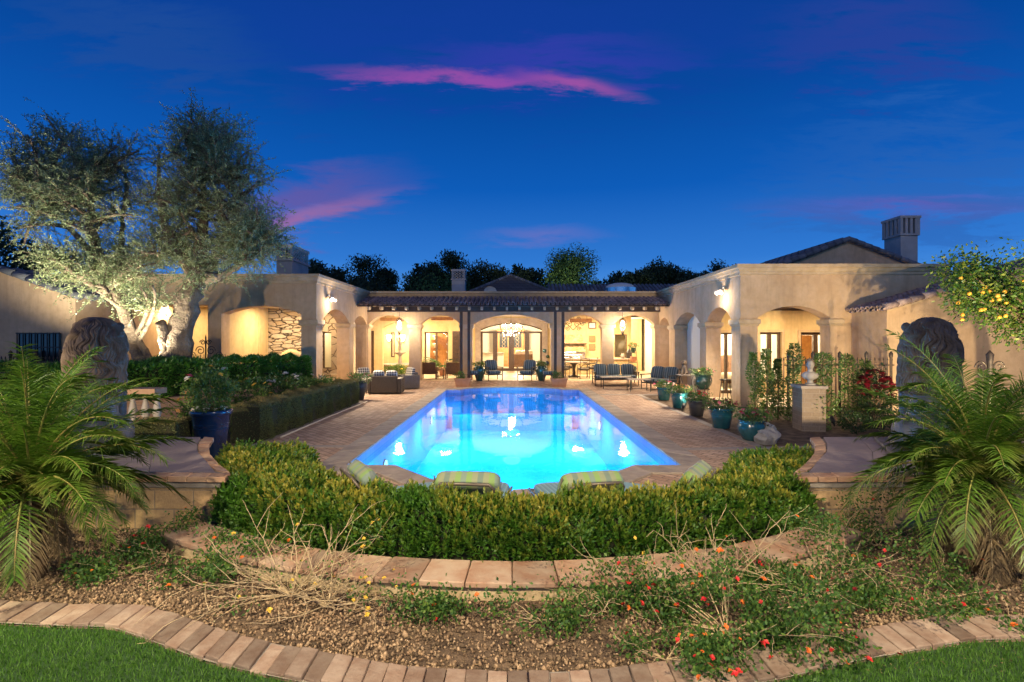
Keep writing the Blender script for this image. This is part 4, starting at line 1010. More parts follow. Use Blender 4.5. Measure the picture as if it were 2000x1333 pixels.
def make_lion(loc, rz, label, sx):
    t_ = thing('lion_statue', label, 'statue', loc, rz, 'lion statues guarding the pool')
    V, F = mane_arrays(); mn = arr_mesh('mane', V, F, M['bronze'], t_, True, loc=(0, .10, .76))
    body = MB()
    B = lambda c, r: body.ball(c, r, 18, 12)
    B((0, -.18, .26), (.30, .32, .27)); B((0, -.02, .5), (.25, .27, .36)); B((0, .12, .75), (.27, .27, .36))
    for q in (-1, 1):
        B((q*.27, -.02, .22), (.14, .30, .23)); B((q*.31, .26, .08), (.085, .2, .075)); B((q*.33, .0, .07), (.09, .2, .08))
        body.tube([(q*.17, .28, .75), (q*.18, .36, .4), (q*.18, .38, .1)], [.12, .085, .075], 14); B((q*.18, .46, .06), (.09, .14, .065))
    body.tube([(0, -.42, .1), (.12, -.5, .05), (.32, -.42, .045), (.45, -.2, .045), (.5, .02, .05)], [.06, .05, .04, .035, .05], 10)
    bo = body.build('body', M['bluebronze'], t_)
    rm = bo.modifiers.new('remesh', 'REMESH'); rm.mode = 'VOXEL'; rm.voxel_size = .018; rm.use_smooth_shade = True
    smm = bo.modifiers.new('smooth', 'SMOOTH'); smm.iterations = 8; smm.factor = .6
    hd = MB()
    hd.ball((0, .42, 1.33), (.22, .2, .24), 18, 12); hd.ball((0, .56, 1.24), (.12, .14, .12), 16, 10); hd.ball((0, .66, 1.30), (.05, .04, .035)); hd.ball((0, .6, 1.13), (.09, .12, .05))
    for q in (-1, 1): hd.ball((q*.10, .585, 1.40), (.04, .03, .03)); 
    h = hd.build('head', M['bronze'], t_); rm = h.modifiers.new('remesh', 'REMESH'); rm.mode = 'VOXEL'; rm.voxel_size = .012; rm.use_smooth_shade = True
    for q in (-1, 1):
        MB().ball((q*.215, .20, 1.57), (.055, .05, .06), 12, 8).build('ear', M['bronze'], t_)
    MB().box(-.5, .5, -.56, .66, -.0, .045).build('base', M['bluebronze'], t_, bevel=.012)
    return t_
make_lion((-5.22, 6.4, .553), R(27), 'bronze lion statue with a wavy mane on the left plinth, seen from behind', 1)
make_lion((5.24, 6.4, .553), R(-27), 'bronze lion statue with a wavy mane on the right plinth, seen from behind', -1)

# ---------------------------------------------------------------- foliage builders
def sprigs(C, axis, nl, ll, lw, h, seed, tipf=1.0, spread=.8):
    """upright shoots with whorled leaves: C (n,3), axis (n,3)"""
    rg = np.random.default_rng(seed); n = len(C)
    k = np.tile(np.arange(nl), n); f = (k+.5)/nl
    Cc = np.repeat(C, nl, 0); Ax = np.repeat(axis, nl, 0)
    r = rg.normal(size=(n*nl, 3)); r -= Ax*(r*Ax).sum(1, keepdims=True); r /= np.linalg.norm(r, axis=1, keepdims=True)
    hs = np.repeat(rg.uniform(.7, 1.3, n), nl)*h
    base = Cc+Ax*(f*hs)[:, None]
    D = r*(spread*(1.15-f*.75))[:, None]+Ax*(.35+f*.8)[:, None]
    V, F = leaves(base, D, ll*(1.1-.45*f)*rg.uniform(.8, 1.2, n*nl), lw, .2, seed+1)
    patch = np.clip(.72+.45*np.sin(C[:, 0]*3.1+1)*np.cos(C[:, 1]*4.3+C[:, 0])+.35*np.sin(C[:, 0]*9+C[:, 1]*7), 0, 1.1)*np.clip((C[:, 2]-.15)/.3, .25, 1)
    tint = np.repeat(np.clip(rg.normal(.55, .3, n)*patch, 0, 1), nl)
    tip = np.clip((f-.35)*1.5*tint*tipf, 0, 1)
    return V, F, np.repeat(tip, 4)
# clipped crescent hedge in the planter
M['hedge'] = leafmat('hedge_leaves', (.025, .10, .012), (.10, .25, .02), (.42, .37, .05), .45, .3)
M['hedgecore'] = mat('dark_hedge_core', (.02, .03, .01), .95, (.035, .03, .015), 20, .5, 60)  # dark colour stands in for the shade inside the hedges
outer = [(-4.12, 7.35), (-3.95, 6.9), (-3.6, 6.3), (-3.15, 5.6), (-2.95, 5.15)]+[arcp(5.58, x) for x in np.linspace(-2.6, 2.6, 16)]+[(2.98, 5.15), (3.25, 5.6), (3.75, 6.3), (4.1, 6.75)]
inner = [(-2.85, 7.45), (-2.72, 6.8), (-2.6, 6.3), (-2.3, 5.95), (-1.86, 5.45), (-1.24, 5.1), (-.72, 4.85), (0, 4.70), (.72, 4.76), (1.4, 4.95), (1.7, 5.12), (2.23, 5.55), (2.7, 6.3), (3.0, 6.95)]
NS = 240; Oo = resample(outer, NS); Ii = resample(inner, NS)
hg = thing('hedge', 'crescent hedge with golden shoot tips behind the curved wall', 'hedge')
def hsurf(s, q, hmax=.475):
    """s 0..1 along, q 0..1 across the section from the outer foot over the top to the inner foot"""
    si = s*(NS-1); i = np.clip(si.astype(int), 0, NS-2); f = (si-i)[:, None]
    o = Oo[i]*(1-f)+Oo[i+1]*f; n_ = Ii[i]*(1-f)+Ii[i+1]*f
    a = np.clip(q, 0, 1)
    sec = np.array([(0, .12), (.0, .3), (.05, .43), (.16, .50), (.5, .52), (.88, .50), (.98, .42), (1, .2)])
    t_ = np.array([0, .2, .32, .42, .66, .86, .94, 1.])
    u = np.interp(a, t_, sec[:, 0])[:, None]; z = np.interp(a, t_, sec[:, 1])*hmax/.52
    p = o*(1-u)+n_*u
    z = z-.06*np.clip(np.abs(s-.5)*5-1.3, 0, 1)*(a > .25)+(.04*np.sin(s*60+q*5)*np.sin(s*23+1)+.03*np.sin(s*140+q*17))*(a > .25)
    return np.c_[p, z]
rg = np.random.default_rng(5)
n = 8200; s = rg.random(n); q = rg.random(n)**.85
C = hsurf(s, q); e = 1e-3; cen = hsurf(s, np.full(n, .55)); cen[:, 2] = .15
Nn = C-cen; Nn /= np.linalg.norm(Nn, axis=1, keepdims=True); Ax = Nn*.55+np.array([0, 0, .9])+rg.normal(0, .28, (n, 3)); Ax /= np.linalg.norm(Ax, axis=1, keepdims=True)
V, F, tp = sprigs(C-Ax*rg.uniform(-.01, .09, (n, 1)), Ax, 14, .056, .018, .11, 21, 1.7)
arr_mesh('foliage', V, F, M['hedge'], hg, tip=tp)
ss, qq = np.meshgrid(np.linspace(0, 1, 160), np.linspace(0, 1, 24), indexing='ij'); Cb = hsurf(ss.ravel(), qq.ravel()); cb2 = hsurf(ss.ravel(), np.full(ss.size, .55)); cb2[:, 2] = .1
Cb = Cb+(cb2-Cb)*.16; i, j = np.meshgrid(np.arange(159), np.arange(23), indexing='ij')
arr_mesh('dark_core', Cb, np.stack([i*24+j, (i+1)*24+j, (i+1)*24+j+1, i*24+j+1], 2).reshape(-1, 4), M['hedgecore'], hg, True)  # added dark hull that blocks the view through the leaves
mb = MB(); rr = random.Random(4)
for k in range(70):
    x = rr.uniform(-2.8, 2.8); p = arcp(5.52, x); mb.tube([(p[0], p[1], .07), (p[0]+rr.uniform(-.03, .03), p[1]+.04, .2), (p[0]+rr.uniform(-.08, .08), p[1]+.06, .34)], [.008, .006, .004], 5)
mb.build('stems', 'stem', hg)

def leafy_box(name, label, cat, path, width, z0, z1, dens, ll, lw, m, bias=(0, 0, .2), inner=.05, group=None, wob=.03, parent=None):
    """clipped hedge following a ground path"""
    t_ = thing(name, label, cat, (0, 0, 0), 0, group); rg = np.random.default_rng(abs(hash(label)) % 9999 if False else len(label)*7)
    P_ = resample(path, 60); L = np.linalg.norm(np.diff(P_, axis=0), axis=1).sum()
    tg = np.gradient(P_, axis=0); tg /= np.linalg.norm(tg, axis=1, keepdims=True); nr = np.stack([tg[:, 1], -tg[:, 0]], 1)
    H = z1-z0; per = 2*H+width; n = int(dens*L*per)
    s = rg.random(n); c = rg.random(n)*per; si = s*59; i = np.clip(si.astype(int), 0, 58); f = (si-i)[:, None]
    p = P_[i]*(1-f)+P_[i+1]*f; nn_ = nr[i]
    off = np.where(c < H, -width/2, np.where(c < H+width, c-H-width/2, width/2)); z = np.where(c < H, z0+c, np.where(c < H+width, z1, z1-(c-H-width)))
    no = np.where((c < H)[:, None], np.c_[-nn_, np.zeros(n)], np.where((c < H+width)[:, None], np.array([[0, 0, 1.]]), np.c_[nn_, np.zeros(n)]))
    wv = wob*(np.sin(s*L*4+z*5)+np.sin(s*L*9+off*11+2))
    C = np.c_[p+nn_*off[:, None], z]+no*wv[:, None]
    # ends
    for e_, sg in ((0, -1), (59, 1)):
        m_ = int(dens*width*H); a = rg.uniform(-width/2, width/2, m_); zz_ = rg.uniform(z0, z1, m_)
        C = np.r_[C, np.c_[P_[e_]+nr[e_]*a[:, None]+tg[e_]*sg*.0, zz_]]; no = np.r_[no, np.tile(np.r_[tg[e_]*sg, 0], (m_, 1))]
    C -= no*rg.uniform(0, .05, (len(C), 1))
    D = no*.7+rg.normal(0, .55, (len(C), 3))+np.array(bias)
    V, F = leaves(C, D, ll*rg.uniform(.7, 1.3, len(C)), lw, .2, len(label))
    arr_mesh('foliage', V, F, m, t_, tip=np.repeat(np.clip((C[:, 2]-z1+.08)/.1, 0, 1)*rg.uniform(0, 1, len(C)), 4))
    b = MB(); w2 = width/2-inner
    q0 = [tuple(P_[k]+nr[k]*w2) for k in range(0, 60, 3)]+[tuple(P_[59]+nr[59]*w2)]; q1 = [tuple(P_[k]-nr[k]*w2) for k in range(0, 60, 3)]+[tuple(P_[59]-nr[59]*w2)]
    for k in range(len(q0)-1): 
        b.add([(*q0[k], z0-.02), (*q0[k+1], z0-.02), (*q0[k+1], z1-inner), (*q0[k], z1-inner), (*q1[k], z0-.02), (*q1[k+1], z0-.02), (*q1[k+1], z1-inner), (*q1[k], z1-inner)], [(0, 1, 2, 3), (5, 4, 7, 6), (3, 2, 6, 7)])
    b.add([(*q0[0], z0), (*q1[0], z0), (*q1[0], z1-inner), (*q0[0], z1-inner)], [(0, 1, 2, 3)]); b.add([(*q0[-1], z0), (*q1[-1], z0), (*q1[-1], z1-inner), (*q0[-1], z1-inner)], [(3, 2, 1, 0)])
    b.build('dark_core', 'hedgecore', t_); return t_  # solid hull, shaded depth put into its dark colour
M['box'] = leafmat('boxwood_leaves', (.09, .12, .035), (.17, .19, .06), (.34, .23, .09), .6, .15)
M['boxg'] = leafmat('laurel_leaves', (.03, .12, .015), (.08, .24, .03), (.07, .2, .03), .35, .2)
leafy_box('hedge', 'long clipped boxwood hedge along the left edge of the paving', 'hedge', [(-5.07, 9.75), (-5.07, 16.0)], .62, 0, .72, 5200, .022, .014, M['box'])
leafy_box('hedge', 'short clipped boxwood block beside the dark blue pot', 'hedge', [(-6.1, 8.35), (-5.35, 8.35)], .5, 0, .66, 6500, .022, .014, M['box'])
leafy_box('hedge', 'boxwood hedge turning behind the rose bed by the wing columns', 'hedge', [(-5.2, 16.2), (-6.6, 16.2)], .5, 0, .66, 4200, .025, .016, M['box'])
leafy_box('hedge', 'tall green leafy hedge on the raised brick bed under the olive trees', 'hedge', [(-9.9, 9.3), (-8.2, 11.2), (-7.2, 13.3), (-6.55, 15.6)], 1.0, .7, 1.44, 2100, .095, .02, M['boxg'], (.45, -.1, .55), .12, None, .05)
rw = thing('planter_wall', 'low brick retaining wall below the tall green hedge', 'garden wall')
a = [(-9.6, 8.7), (-7.75, 10.9), (-6.7, 13.2), (-6.0, 15.7)]
for (p0, p1) in zip(a[:-1], a[1:]):
    d = (Vector((*p1, 0))-Vector((*p0, 0))); L = d.length; an = math.atan2(d.y, d.x)
    w1 = MB().box(0, L, 0, .2, 0, .66).build('wall', 'brick', rw); w1.location = (*p0, -.02); w1.rotation_euler = (0, 0, an)
    w1 = MB().box(-.01, L+.01, -.04, .24, .66, .71).build('coping', M['brickcap'], rw, bevel=.008); w1.location = (*p0, -.02); w1.rotation_euler = (0, 0, an)

def bush_arr(n, rad, h, ll, lw, seed, z0=0., hollow=.45, up=.25):
    rg = np.random.default_rng(seed); d = rdir(n, seed); r = (hollow+(1-hollow)*rg.random(n)**.6)
    lump = 1+.22*np.sin(d[:, 0]*5+seed)+.2*np.sin(d[:, 1]*6+seed*2)+.18*np.sin(d[:, 2]*7+seed)
    C = d*(r*lump)[:, None]*np.array([rad, rad, h/2]); C[:, 2] += z0+h/2
    D = d+rg.normal(0, .6, (n, 3)); D[:, 2] += up
    return leaves(C, D, ll*rg.uniform(.6, 1.3, n), lw, .2, seed+1), C
def flower_mesh(r, npet=9, seed=0, dome=.6):
    mb = MB(); rr = random.Random(seed)
    for k in range(npet):
        a = 2*PI*k/npet*1.618*2; q = .25+.75*((k % 5)/5); c = Vector((math.cos(a)*q, math.sin(a)*q, dome*(1-q*q)))*r; t1 = Vector((-math.sin(a), math.cos(a), .2))*r*.42; t2 = Vector((math.cos(a), math.sin(a), .5-q*.6))*r*.42
        mb.add([c-t1-t2, c+t1-t2, c+t1*.8+t2, c-t1*.8+t2], [(0, 1, 2, 3)])
    return mb
FM = {k: mat('petal_'+k, c, .6) for k, c in dict(red=(.55, .02, .02), orange=(.75, .16, .02), yellow=(.75, .48, .06), pink=(.60, .10, .16), white=(.7, .68, .6), crimson=(.20, .006, .015), magenta=(.4, .03, .2), peach=(.7, .38, .14)).items()}
FL = {}
def flowers(parent, pts, kinds, r, seed=0):
    rr = random.Random(seed)
    for p in pts:
        k = rr.choice(kinds); key = (k, round(r, 3))
        if key not in FL:
            o = flower_mesh(r, 11, len(FL)).build('flower', FM[k], parent); FL[key] = o
        else: o = FL[key].copy(); COL.objects.link(o); o.parent = parent
        o.location = p; o.rotation_euler = (rr.uniform(-.9, .4), rr.uniform(-.5, .5), rr.uniform(0, 6)); s_ = rr.uniform(.75, 1.25); o.scale = (s_,)*3
M['leafg'] = leafmat('shrub_leaves', (.03, .09, .015), (.07, .17, .03), (.16, .24, .05), .45, .25)
M['leafd'] = leafmat('dark_leaves', (.015, .04, .01), (.035, .075, .02), None, .5, .2)
def bush(name, label, cat, loc, rad, h, n, ll, lw, m='leafg', group=None, fl=None, nf=0, fr=.03, seed=1, z0=0., stems=5):
    t_ = thing(name, label, cat, loc, 0, group); (V, F), C = bush_arr(n, rad, h, ll, lw, seed, z0)
    rg = np.random.default_rng(seed)
    arr_mesh('foliage', V, F, M[m], t_, tip=np.repeat(rg.random(n)**2, 4)); rr = random.Random(seed)
    mb = MB()
    for k in range(stems):
        a = rr.uniform(0, 6.28); q = rad*.7; mb.tube([(0, 0, -.01), (q*.4*math.cos(a), q*.4*math.sin(a), z0+h*.4), (q*math.cos(a), q*math.sin(a), z0+h*.8)], [.012, .009, .005], 5)
    mb.build('stems', 'stem', t_)
    if nf:
        d = rdir(nf*3, seed+9); d = d[(d[:, 1] < .3)][:nf]; d[:, 2] = np.abs(d[:, 2])*.9+.1
        flowers(t_, [tuple(Vector((x*rad*1.02, y*rad*1.02, z0+h/2+z*h*.55))) for x, y, z in d], fl, fr, seed)
    return t_
# rose bed
for k, (x, y, h, rad, ff) in enumerate(((-6.35, 10.6, .95, .5, ['yellow', 'peach']), (-6.0, 11.7, 1.0, .52, ['yellow']), (-5.75, 12.9, 1.05, .5, ['white', 'peach']), (-5.6, 14.1, 1.0, .5, ['yellow', 'white']), (-5.75, 15.2, .9, .5, ['yellow']), (-6.6, 14.6, 1.0, .45, ['peach']))):
    lab = ('nearest rose bush in the bed, yellow blooms', 'second nearest rose bush in the bed behind the boxwood', 'middle rose bush with pale blooms behind the boxwood', 'third farthest rose bush in the bed, yellow and white blooms', 'farthest rose bush in the bed beside the corner hedge', 'rose bush against the brick retaining wall at the far end')[k]
    bush('rose_bush', lab, 'rose bush', (x, y, 0), rad, h, 2600, .06, .035, 'leafg', 'rose bushes in the left bed', ff, 7, .055, 20+k)

# ---------------------------------------------------------------- pots
M['blueglaze'] = mat('dark_blue_glaze', (.006, .02, .06), .12, (.008, .03, .085), 5, .08, 12, spec=.7, coat=.6)
M['teal'] = mat('teal_glaze', (.012, .075, .09), .2, (.02, .12, .14), 5, .1, 14, spec=.6, coat=.5)
M['green'] = mat('green_glaze', (.012, .05, .035), .2, (.02, .075, .05), 5, .1, 14, spec=.6, coat=.5)
M['charcoal'] = mat('charcoal_pot', (.035, .033, .035), .45)
M['terra'] = mat('terracotta', (.48, .22, .12), .85, (.55, .28, .16), 6, .3, 40)
M['soilp'] = mat('potting_soil', (.03, .02, .015), .95)
PROF = dict(taper=[(0, 0), (.62, 0), (.68, .03), (.86, .7), (.93, .88), (1.02, .9), (1.04, .98), (.98, 1.0), (.92, .97), (.88, .90)],
            bowl=[(0, 0), (.55, 0), (.62, .04), (.9, .3), (1.0, .55), (.97, .78), (.86, .88), (.92, .93), (.96, .98), (.9, 1.0), (.82, .96), (.8, .9)],
            urn=[(0, 0), (.5, 0), (.52, .04), (.62, .2), (.9, .55), (1.0, .75), (.95, .88), (.72, .95), (.78, 1.0), (.7, .99), (.66, .92)])
def pot(label, loc, r, h, m, prof='taper', group=None, cat='flower pot', z=0.):
    t_ = thing('flower_pot', label, cat, loc, 0, group)
    MB().lathe([(a*r, b*h) for a, b in PROF[prof]], n=36).build('body', M[m], t_)
    MB().lathe([(r*PROF[prof][-1][0], h*.9), (0, h*.92)], n=24).build('soil', 'soilp', t_)
    mb = MB()
    for zz_ in (.62, .7): mb.tube([(r*np.interp(zz_, [p[1] for p in PROF[prof][2:6]], [p[0] for p in PROF[prof][2:6]])*math.cos(a), r*np.interp(zz_, [p[1] for p in PROF[prof][2:6]], [p[0] for p in PROF[prof][2:6]])*math.sin(a), zz_*h) for a in np.linspace(0, 2*PI, 33)], .007, 5, cap=False)
    mb.build('ring', M[m], t_)
    return t_
def potplant(label, loc, r, h, n, ll, fl, nf, seed, m='leafg', fr=.03, name='potted_flowers', cat='potted plant', group='flowers growing in the pots'):
    return bush(name, label, cat, loc, r, h, n, ll, ll*.55, m, group, fl, nf, fr, seed, 0, 4)
pot('large dark blue glazed pot beside the boxwood hedge', (-5.02, 8.55, 0), .31, .80, 'blueglaze')
potplant('leafy rose with a pink bloom in the large dark blue pot', (-5.02, 8.55, .74), .40, .72, 2600, .05, ['pink', 'yellow', 'white'], 6, 51, 'leafg', .045)
bush('alyssum', 'white trailing alyssum around the rim of the dark blue pot', 'potted plant', (-5.02, 8.55, .74), .30, .12, 700, .02, .014, 'leafg', None, ['white'], 24, .018, 52)
GP = 'glazed pots in the gravel bed'
for (px, py, r, h, m, pf, lab, fl, fz) in ((1297, 782, .25, .42, 'teal', 'taper', 'teal pot farthest along the bed beside the loveseat', ['pink', 'white'], 16.7), (1327, 797, .27, .46, 'teal', 'taper', 'teal pot with the small ground spotlight in front of it', ['pink', 'peach'], 14.8),
        (1361, 812, .23, .42, 'charcoal', 'taper', 'charcoal tapered pot third in the row', ['crimson', 'red'], 13.2), (1409, 835, .27, .45, 'teal', 'taper', 'large teal pot second from the front of the row', ['crimson', 'pink'], 11.4), (1468, 858, .26, .40, 'teal', 'bowl', 'round bellied teal pot beside the grey boulder', ['red', 'pink'], 10.0)):
    p = G(px, py); loc = ((px-1000)/1000*fz, fz, 0)
    pot(lab, loc, r, h, m, pf, GP); potplant('flowers in the '+lab.replace(' in the row', '').replace(' third', '').replace(' second from the front of the row', ' near the row front'), (loc[0], loc[1], h*.88), r*1.25, .24, 900, .045, fl, 13, 60+px % 17, fr=.035)
stp = thing('plant_stand', 'black iron stand holding a raised green pot', 'plant stand', (6.05, 16.2, 0))
mb = MB()
for k in range(3):
    a = 2*PI*k/3+.4; mb.tube([(.26*math.cos(a), .26*math.sin(a), 0), (.16*math.cos(a), .16*math.sin(a), .1), (.2*math.cos(a), .2*math.sin(a), .42), (.27*math.cos(a), .27*math.sin(a), .55)], .012, 6)
for z, r in ((.40, .2), (.12, .16)): mb.tube([(r*math.cos(a), r*math.sin(a), z) for a in np.linspace(0, 2*PI, 25)], .01, 6)
mb.build('frame', 'iron', stp)
pot('dark green pot raised on the iron stand by the wing column', (6.05, 16.2, .41), .27, .46, 'green', 'bowl', None)
potplant('bright leafy flowers in the pot on the iron stand', (6.05, 16.2, .82), .3, .26, 900, .05, ['pink', 'peach'], 7, 81)
for (px, lab, lab2) in ((936, 'tall dark green urn left of the entry doors', 'short green plant in the urn left of the entry doors'), (1058, 'tall dark green urn right of the entry doors', 'low trailing plant in the urn right of the entry doors')):
    X = (px-1000)/1000*23.0*.985; pot(lab, (X, 22.75, ZF), .28, .66, 'green', 'urn', 'green urns by the entry', 'urn'); potplant(lab2, (X, 22.75, ZF+.60), .26, .24, 500, .06, ['white'], 0, px)
for sx, x, lab in ((-1, -2.07, 'rectangular terracotta planter at the left porch posts'), (1, 1.98, 'rectangular terracotta planter at the right porch posts')):
    t_ = thing('planter_box', lab, 'planter', (x, 21.6, .0), 0, 'terracotta troughs at the porch posts')
    b = MB(); w0, w1, d0, d1 = .28, .33, .16, .2
    b.add([(-w0, -d0, 0), (w0, -d0, 0), (w0, d0, 0), (-w0, d0, 0), (-w1, -d1, .29), (w1, -d1, .29), (w1, d1, .29), (-w1, d1, .29)], [(3, 2, 1, 0), (0, 1, 5, 4), (1, 2, 6, 5), (2, 3, 7, 6), (3, 0, 4, 7), (4, 5, 6, 7)]); b.build('body', 'terra', t_, bevel=.01)
    b = MB()
    for (x0, x1, y0, y1) in ((-w1-.025, w1+.025, -d1-.025, -d1+.03), (-w1-.025, w1+.025, d1-.03, d1+.025), (-w1-.025, -w1+.03, -d1+.031, d1-.031), (w1-.03, w1+.025, -d1+.031, d1-.031)): b.box(x0, x1, y0, y1, .292, .35)
    b.build('rim', 'terra', t_, bevel=.008); MB().box(-w1+.03, w1-.03, -d1+.03, d1-.03, .293, .32).build('soil', 'soilp', t_)
    bush('succulent', 'spiky green plant in the '+('left' if sx < 0 else 'right')+' terracotta planter', 'potted plant', (x-.1, 21.6, .30), .2, .28, 260, .10, .03, 'leafg', 'plants in the porch planters', ['red'], 2, .025, 90+sx)
pot('dark red brown urn at the far end of the boxwood', (-4.98, 16.75, 0), .24, .62, 'charcoal', 'urn'); potplant('red geranium in the urn past the boxwood', (-4.98, 16.75, .55), .34, .34, 900, .05, ['red', 'pink'], 8, 99)
# ---------------------------------------------------------------- palms
M['palm'] = leafmat('palm_leaflets', (.06, .16, .014), (.17, .31, .03), (.42, .36, .12), .42, .35)
M['deadpalm'] = leafmat('dry_palm_leaflets', (.34, .24, .12), (.22, .15, .08), None, .8, .2)
M['rachis'] = mat('palm_midrib', (.20, .24, .05), .5, (.32, .22, .07), 5)
M['trunk'] = mat('palm_trunk', (.20, .12, .06), .95, (.10, .06, .035), 14, 1, 30, bd=.04)
def palm(label, loc, seed, nfr=36, dead=7, az_bias=None):
    t_ = thing('palm', label, 'palm tree', (loc[0], loc[1], 0), 0, 'pygmy date palms in the front bed'); rr = random.Random(seed); zc = loc[2]
    mb = MB(); mb.tube([(0, 0, -.02), (.02, 0, zc*.5), (0, 0, zc+.05)], [.10, .085, .07], 12)
    for k in range(46):
        a = k*2.4; z = .08+k/46*(zc-.05); mb.tube([(.07*math.cos(a), .07*math.sin(a), z), (.13*math.cos(a), .13*math.sin(a), z+.06)], [.03, .012], 5)
    mb.build('trunk', 'trunk', t_)
    for k in range(nfr+dead):
        isd = k >= nfr; f = k/nfr
        az = k*2.39996+rr.uniform(-.25, .25); el = R(rr.uniform(-50, -72)) if isd else R(90-112*f**1.25+rr.uniform(-8, 8)); L = rr.uniform(.75, 1.18)*(1.15 if f < .35 else 1) if not isd else rr.uniform(.6, .9)
        bend = rr.uniform(.45, 1.05); p = Vector((.04*math.cos(az), .04*math.sin(az), zc)); path = [p.copy()]; ns = 22; e_ = el
        for s_ in range(ns):
            e_ -= bend*R(95)/ns*(.4+1.2*s_/ns)*(.5 if isd else 1); e_ = max(e_, R(-85)); d = Vector((math.cos(az)*math.cos(e_), math.sin(az)*math.cos(e_), math.sin(e_))); p = p+d*L/ns; path.append(p.copy())
            if p.z < .03: p.z = .03
        fr_ = MB().tube(path, [.012*(1-.85*i/ns) for i in range(ns+1)], 5).build('frond', M['rachis'] if not isd else 'twig', t_)
        # leaflets in two ranks
        pa = np.array([list(v) for v in path]); n_ = 56; tt = np.linspace(.12, .99, n_); idx = tt*ns; i0 = np.minimum(idx.astype(int), ns-1); ff = (idx-i0)[:, None]
        C = pa[i0]*(1-ff)+pa[i0+1]*ff; T_ = pa[i0+1]-pa[i0]; T_ /= np.linalg.norm(T_, axis=1, keepdims=True)
        sd = np.cross(T_, [0, 0, 1.]); sd /= np.maximum(np.linalg.norm(sd, axis=1, keepdims=True), 1e-6); up = np.cross(sd, T_)
        rg = np.random.default_rng(seed*100+k); Vs = []; Fs = []; tips = []; nb = 0
        for sg in (-1, 1):
            D = sd*sg*.8+T_*(.35+.6*tt[:, None])+up*rg.normal(.22, .14, (n_, 1))+rg.normal(0, .13, (n_, 3)); D /= np.linalg.norm(D, axis=1, keepdims=True)
            ln = (.27*np.sin(np.clip(tt*1.15, 0, 1)**.7*PI*.92)+.07)*rg.uniform(.85, 1.1, n_)*(L/1.3); ln = ln[:, None]
            wdt = .0037; W_ = np.cross(D, up); W_ /= np.linalg.norm(W_, axis=1, keepdims=True)
            m1 = C+D*ln*.5-np.array([0, 0, 1])*ln*.06; m2 = C+D*ln-np.array([0, 0, 1])*ln*(.32 if not isd else .7)
            v = np.stack([C, C+D*ln*.12+W_*wdt, m1+W_*wdt, m2, m1-W_*wdt, C+D*ln*.12-W_*wdt], 1).reshape(-1, 3); i6 = np.arange(n_)[:, None]*6
            Vs.append(v); Fs.append(np.concatenate([i6+j for j in range(6)], 1)+nb); nb += len(v); tips.append(np.tile([0, 0, .1, .75, .1, 0], n_)*rg.uniform(.2, 1.1 if f > .5 else .5))
        arr_mesh('leaflets', np.concatenate(Vs), np.concatenate(Fs), M['deadpalm'] if isd else M['palm'], fr_, tip=np.concatenate(tips))
    return t_
palm('bright green date palm arching over the left plinth', (-3.95, 4.2, .82), 3, 84, 6)
palm('date palm with dry straw fronds before the right plinth', (3.98, 4.35, .86), 8, 72, 24)
lamp('SPOT', (-5.6, 2.6, 1.6), 420, (1, .88, .5), .05, (-3.9, 4.2, .9), 75, .8, 'palm_uplight')
# ---------------------------------------------------------------- lantana and bare twigs
def twigs(mb, base, n, spread, h, rr, rad=.006, kids=3, flatx=1., lean=(0, 0)):
    tips = []
    for k in range(n):
        a = rr.uniform(0, 2*PI); L = rr.uniform(.45, 1)*spread; e_ = rr.uniform(.15, 1.1); p = Vector(base); d = Vector((math.cos(a)*math.cos(e_)*flatx+lean[0], math.sin(a)*math.cos(e_)*.6+lean[1], math.sin(e_)*h)); d.normalize(); path = [p.copy()]
        for s_ in range(7):
            d = (d+Vector((rr.gauss(0, .16), rr.gauss(0, .16), rr.gauss(-.05, .13)))).normalized(); p = p+d*L/7
            if p.z < .015: p.z = .015; d.z = abs(d.z)*.4
            path.append(p.copy())
            if s_ > 0 and rr.random() < kids*.16:
                q = p.copy(); d2 = (d+Vector((rr.gauss(0, .6), rr.gauss(0, .6), rr.gauss(.1, .5)))).normalized(); pp = [q.copy()]; l2 = L*rr.uniform(.2, .5)
                for _ in range(4): d2 = (d2+Vector((rr.gauss(0, .2), rr.gauss(0, .2), rr.gauss(0, .2)))).normalized(); q = q+d2*l2/4; q.z = max(q.z, .01); pp.append(q.copy())
                mb.tube(pp, [rad*.5, rad*.45, rad*.4, rad*.3, rad*.2], 4, False); tips.append(pp[-1]); tips.append(pp[2])
        mb.tube(path, [rad*(1-.8*i/7) for i in range(8)], 5, False); tips.append(path[-1]); tips.append(path[4])
    return tips
M['lant'] = leafmat('lantana_leaves', (.03, .10, .02), (.08, .19, .035), (.20, .32, .05), .55, .35)
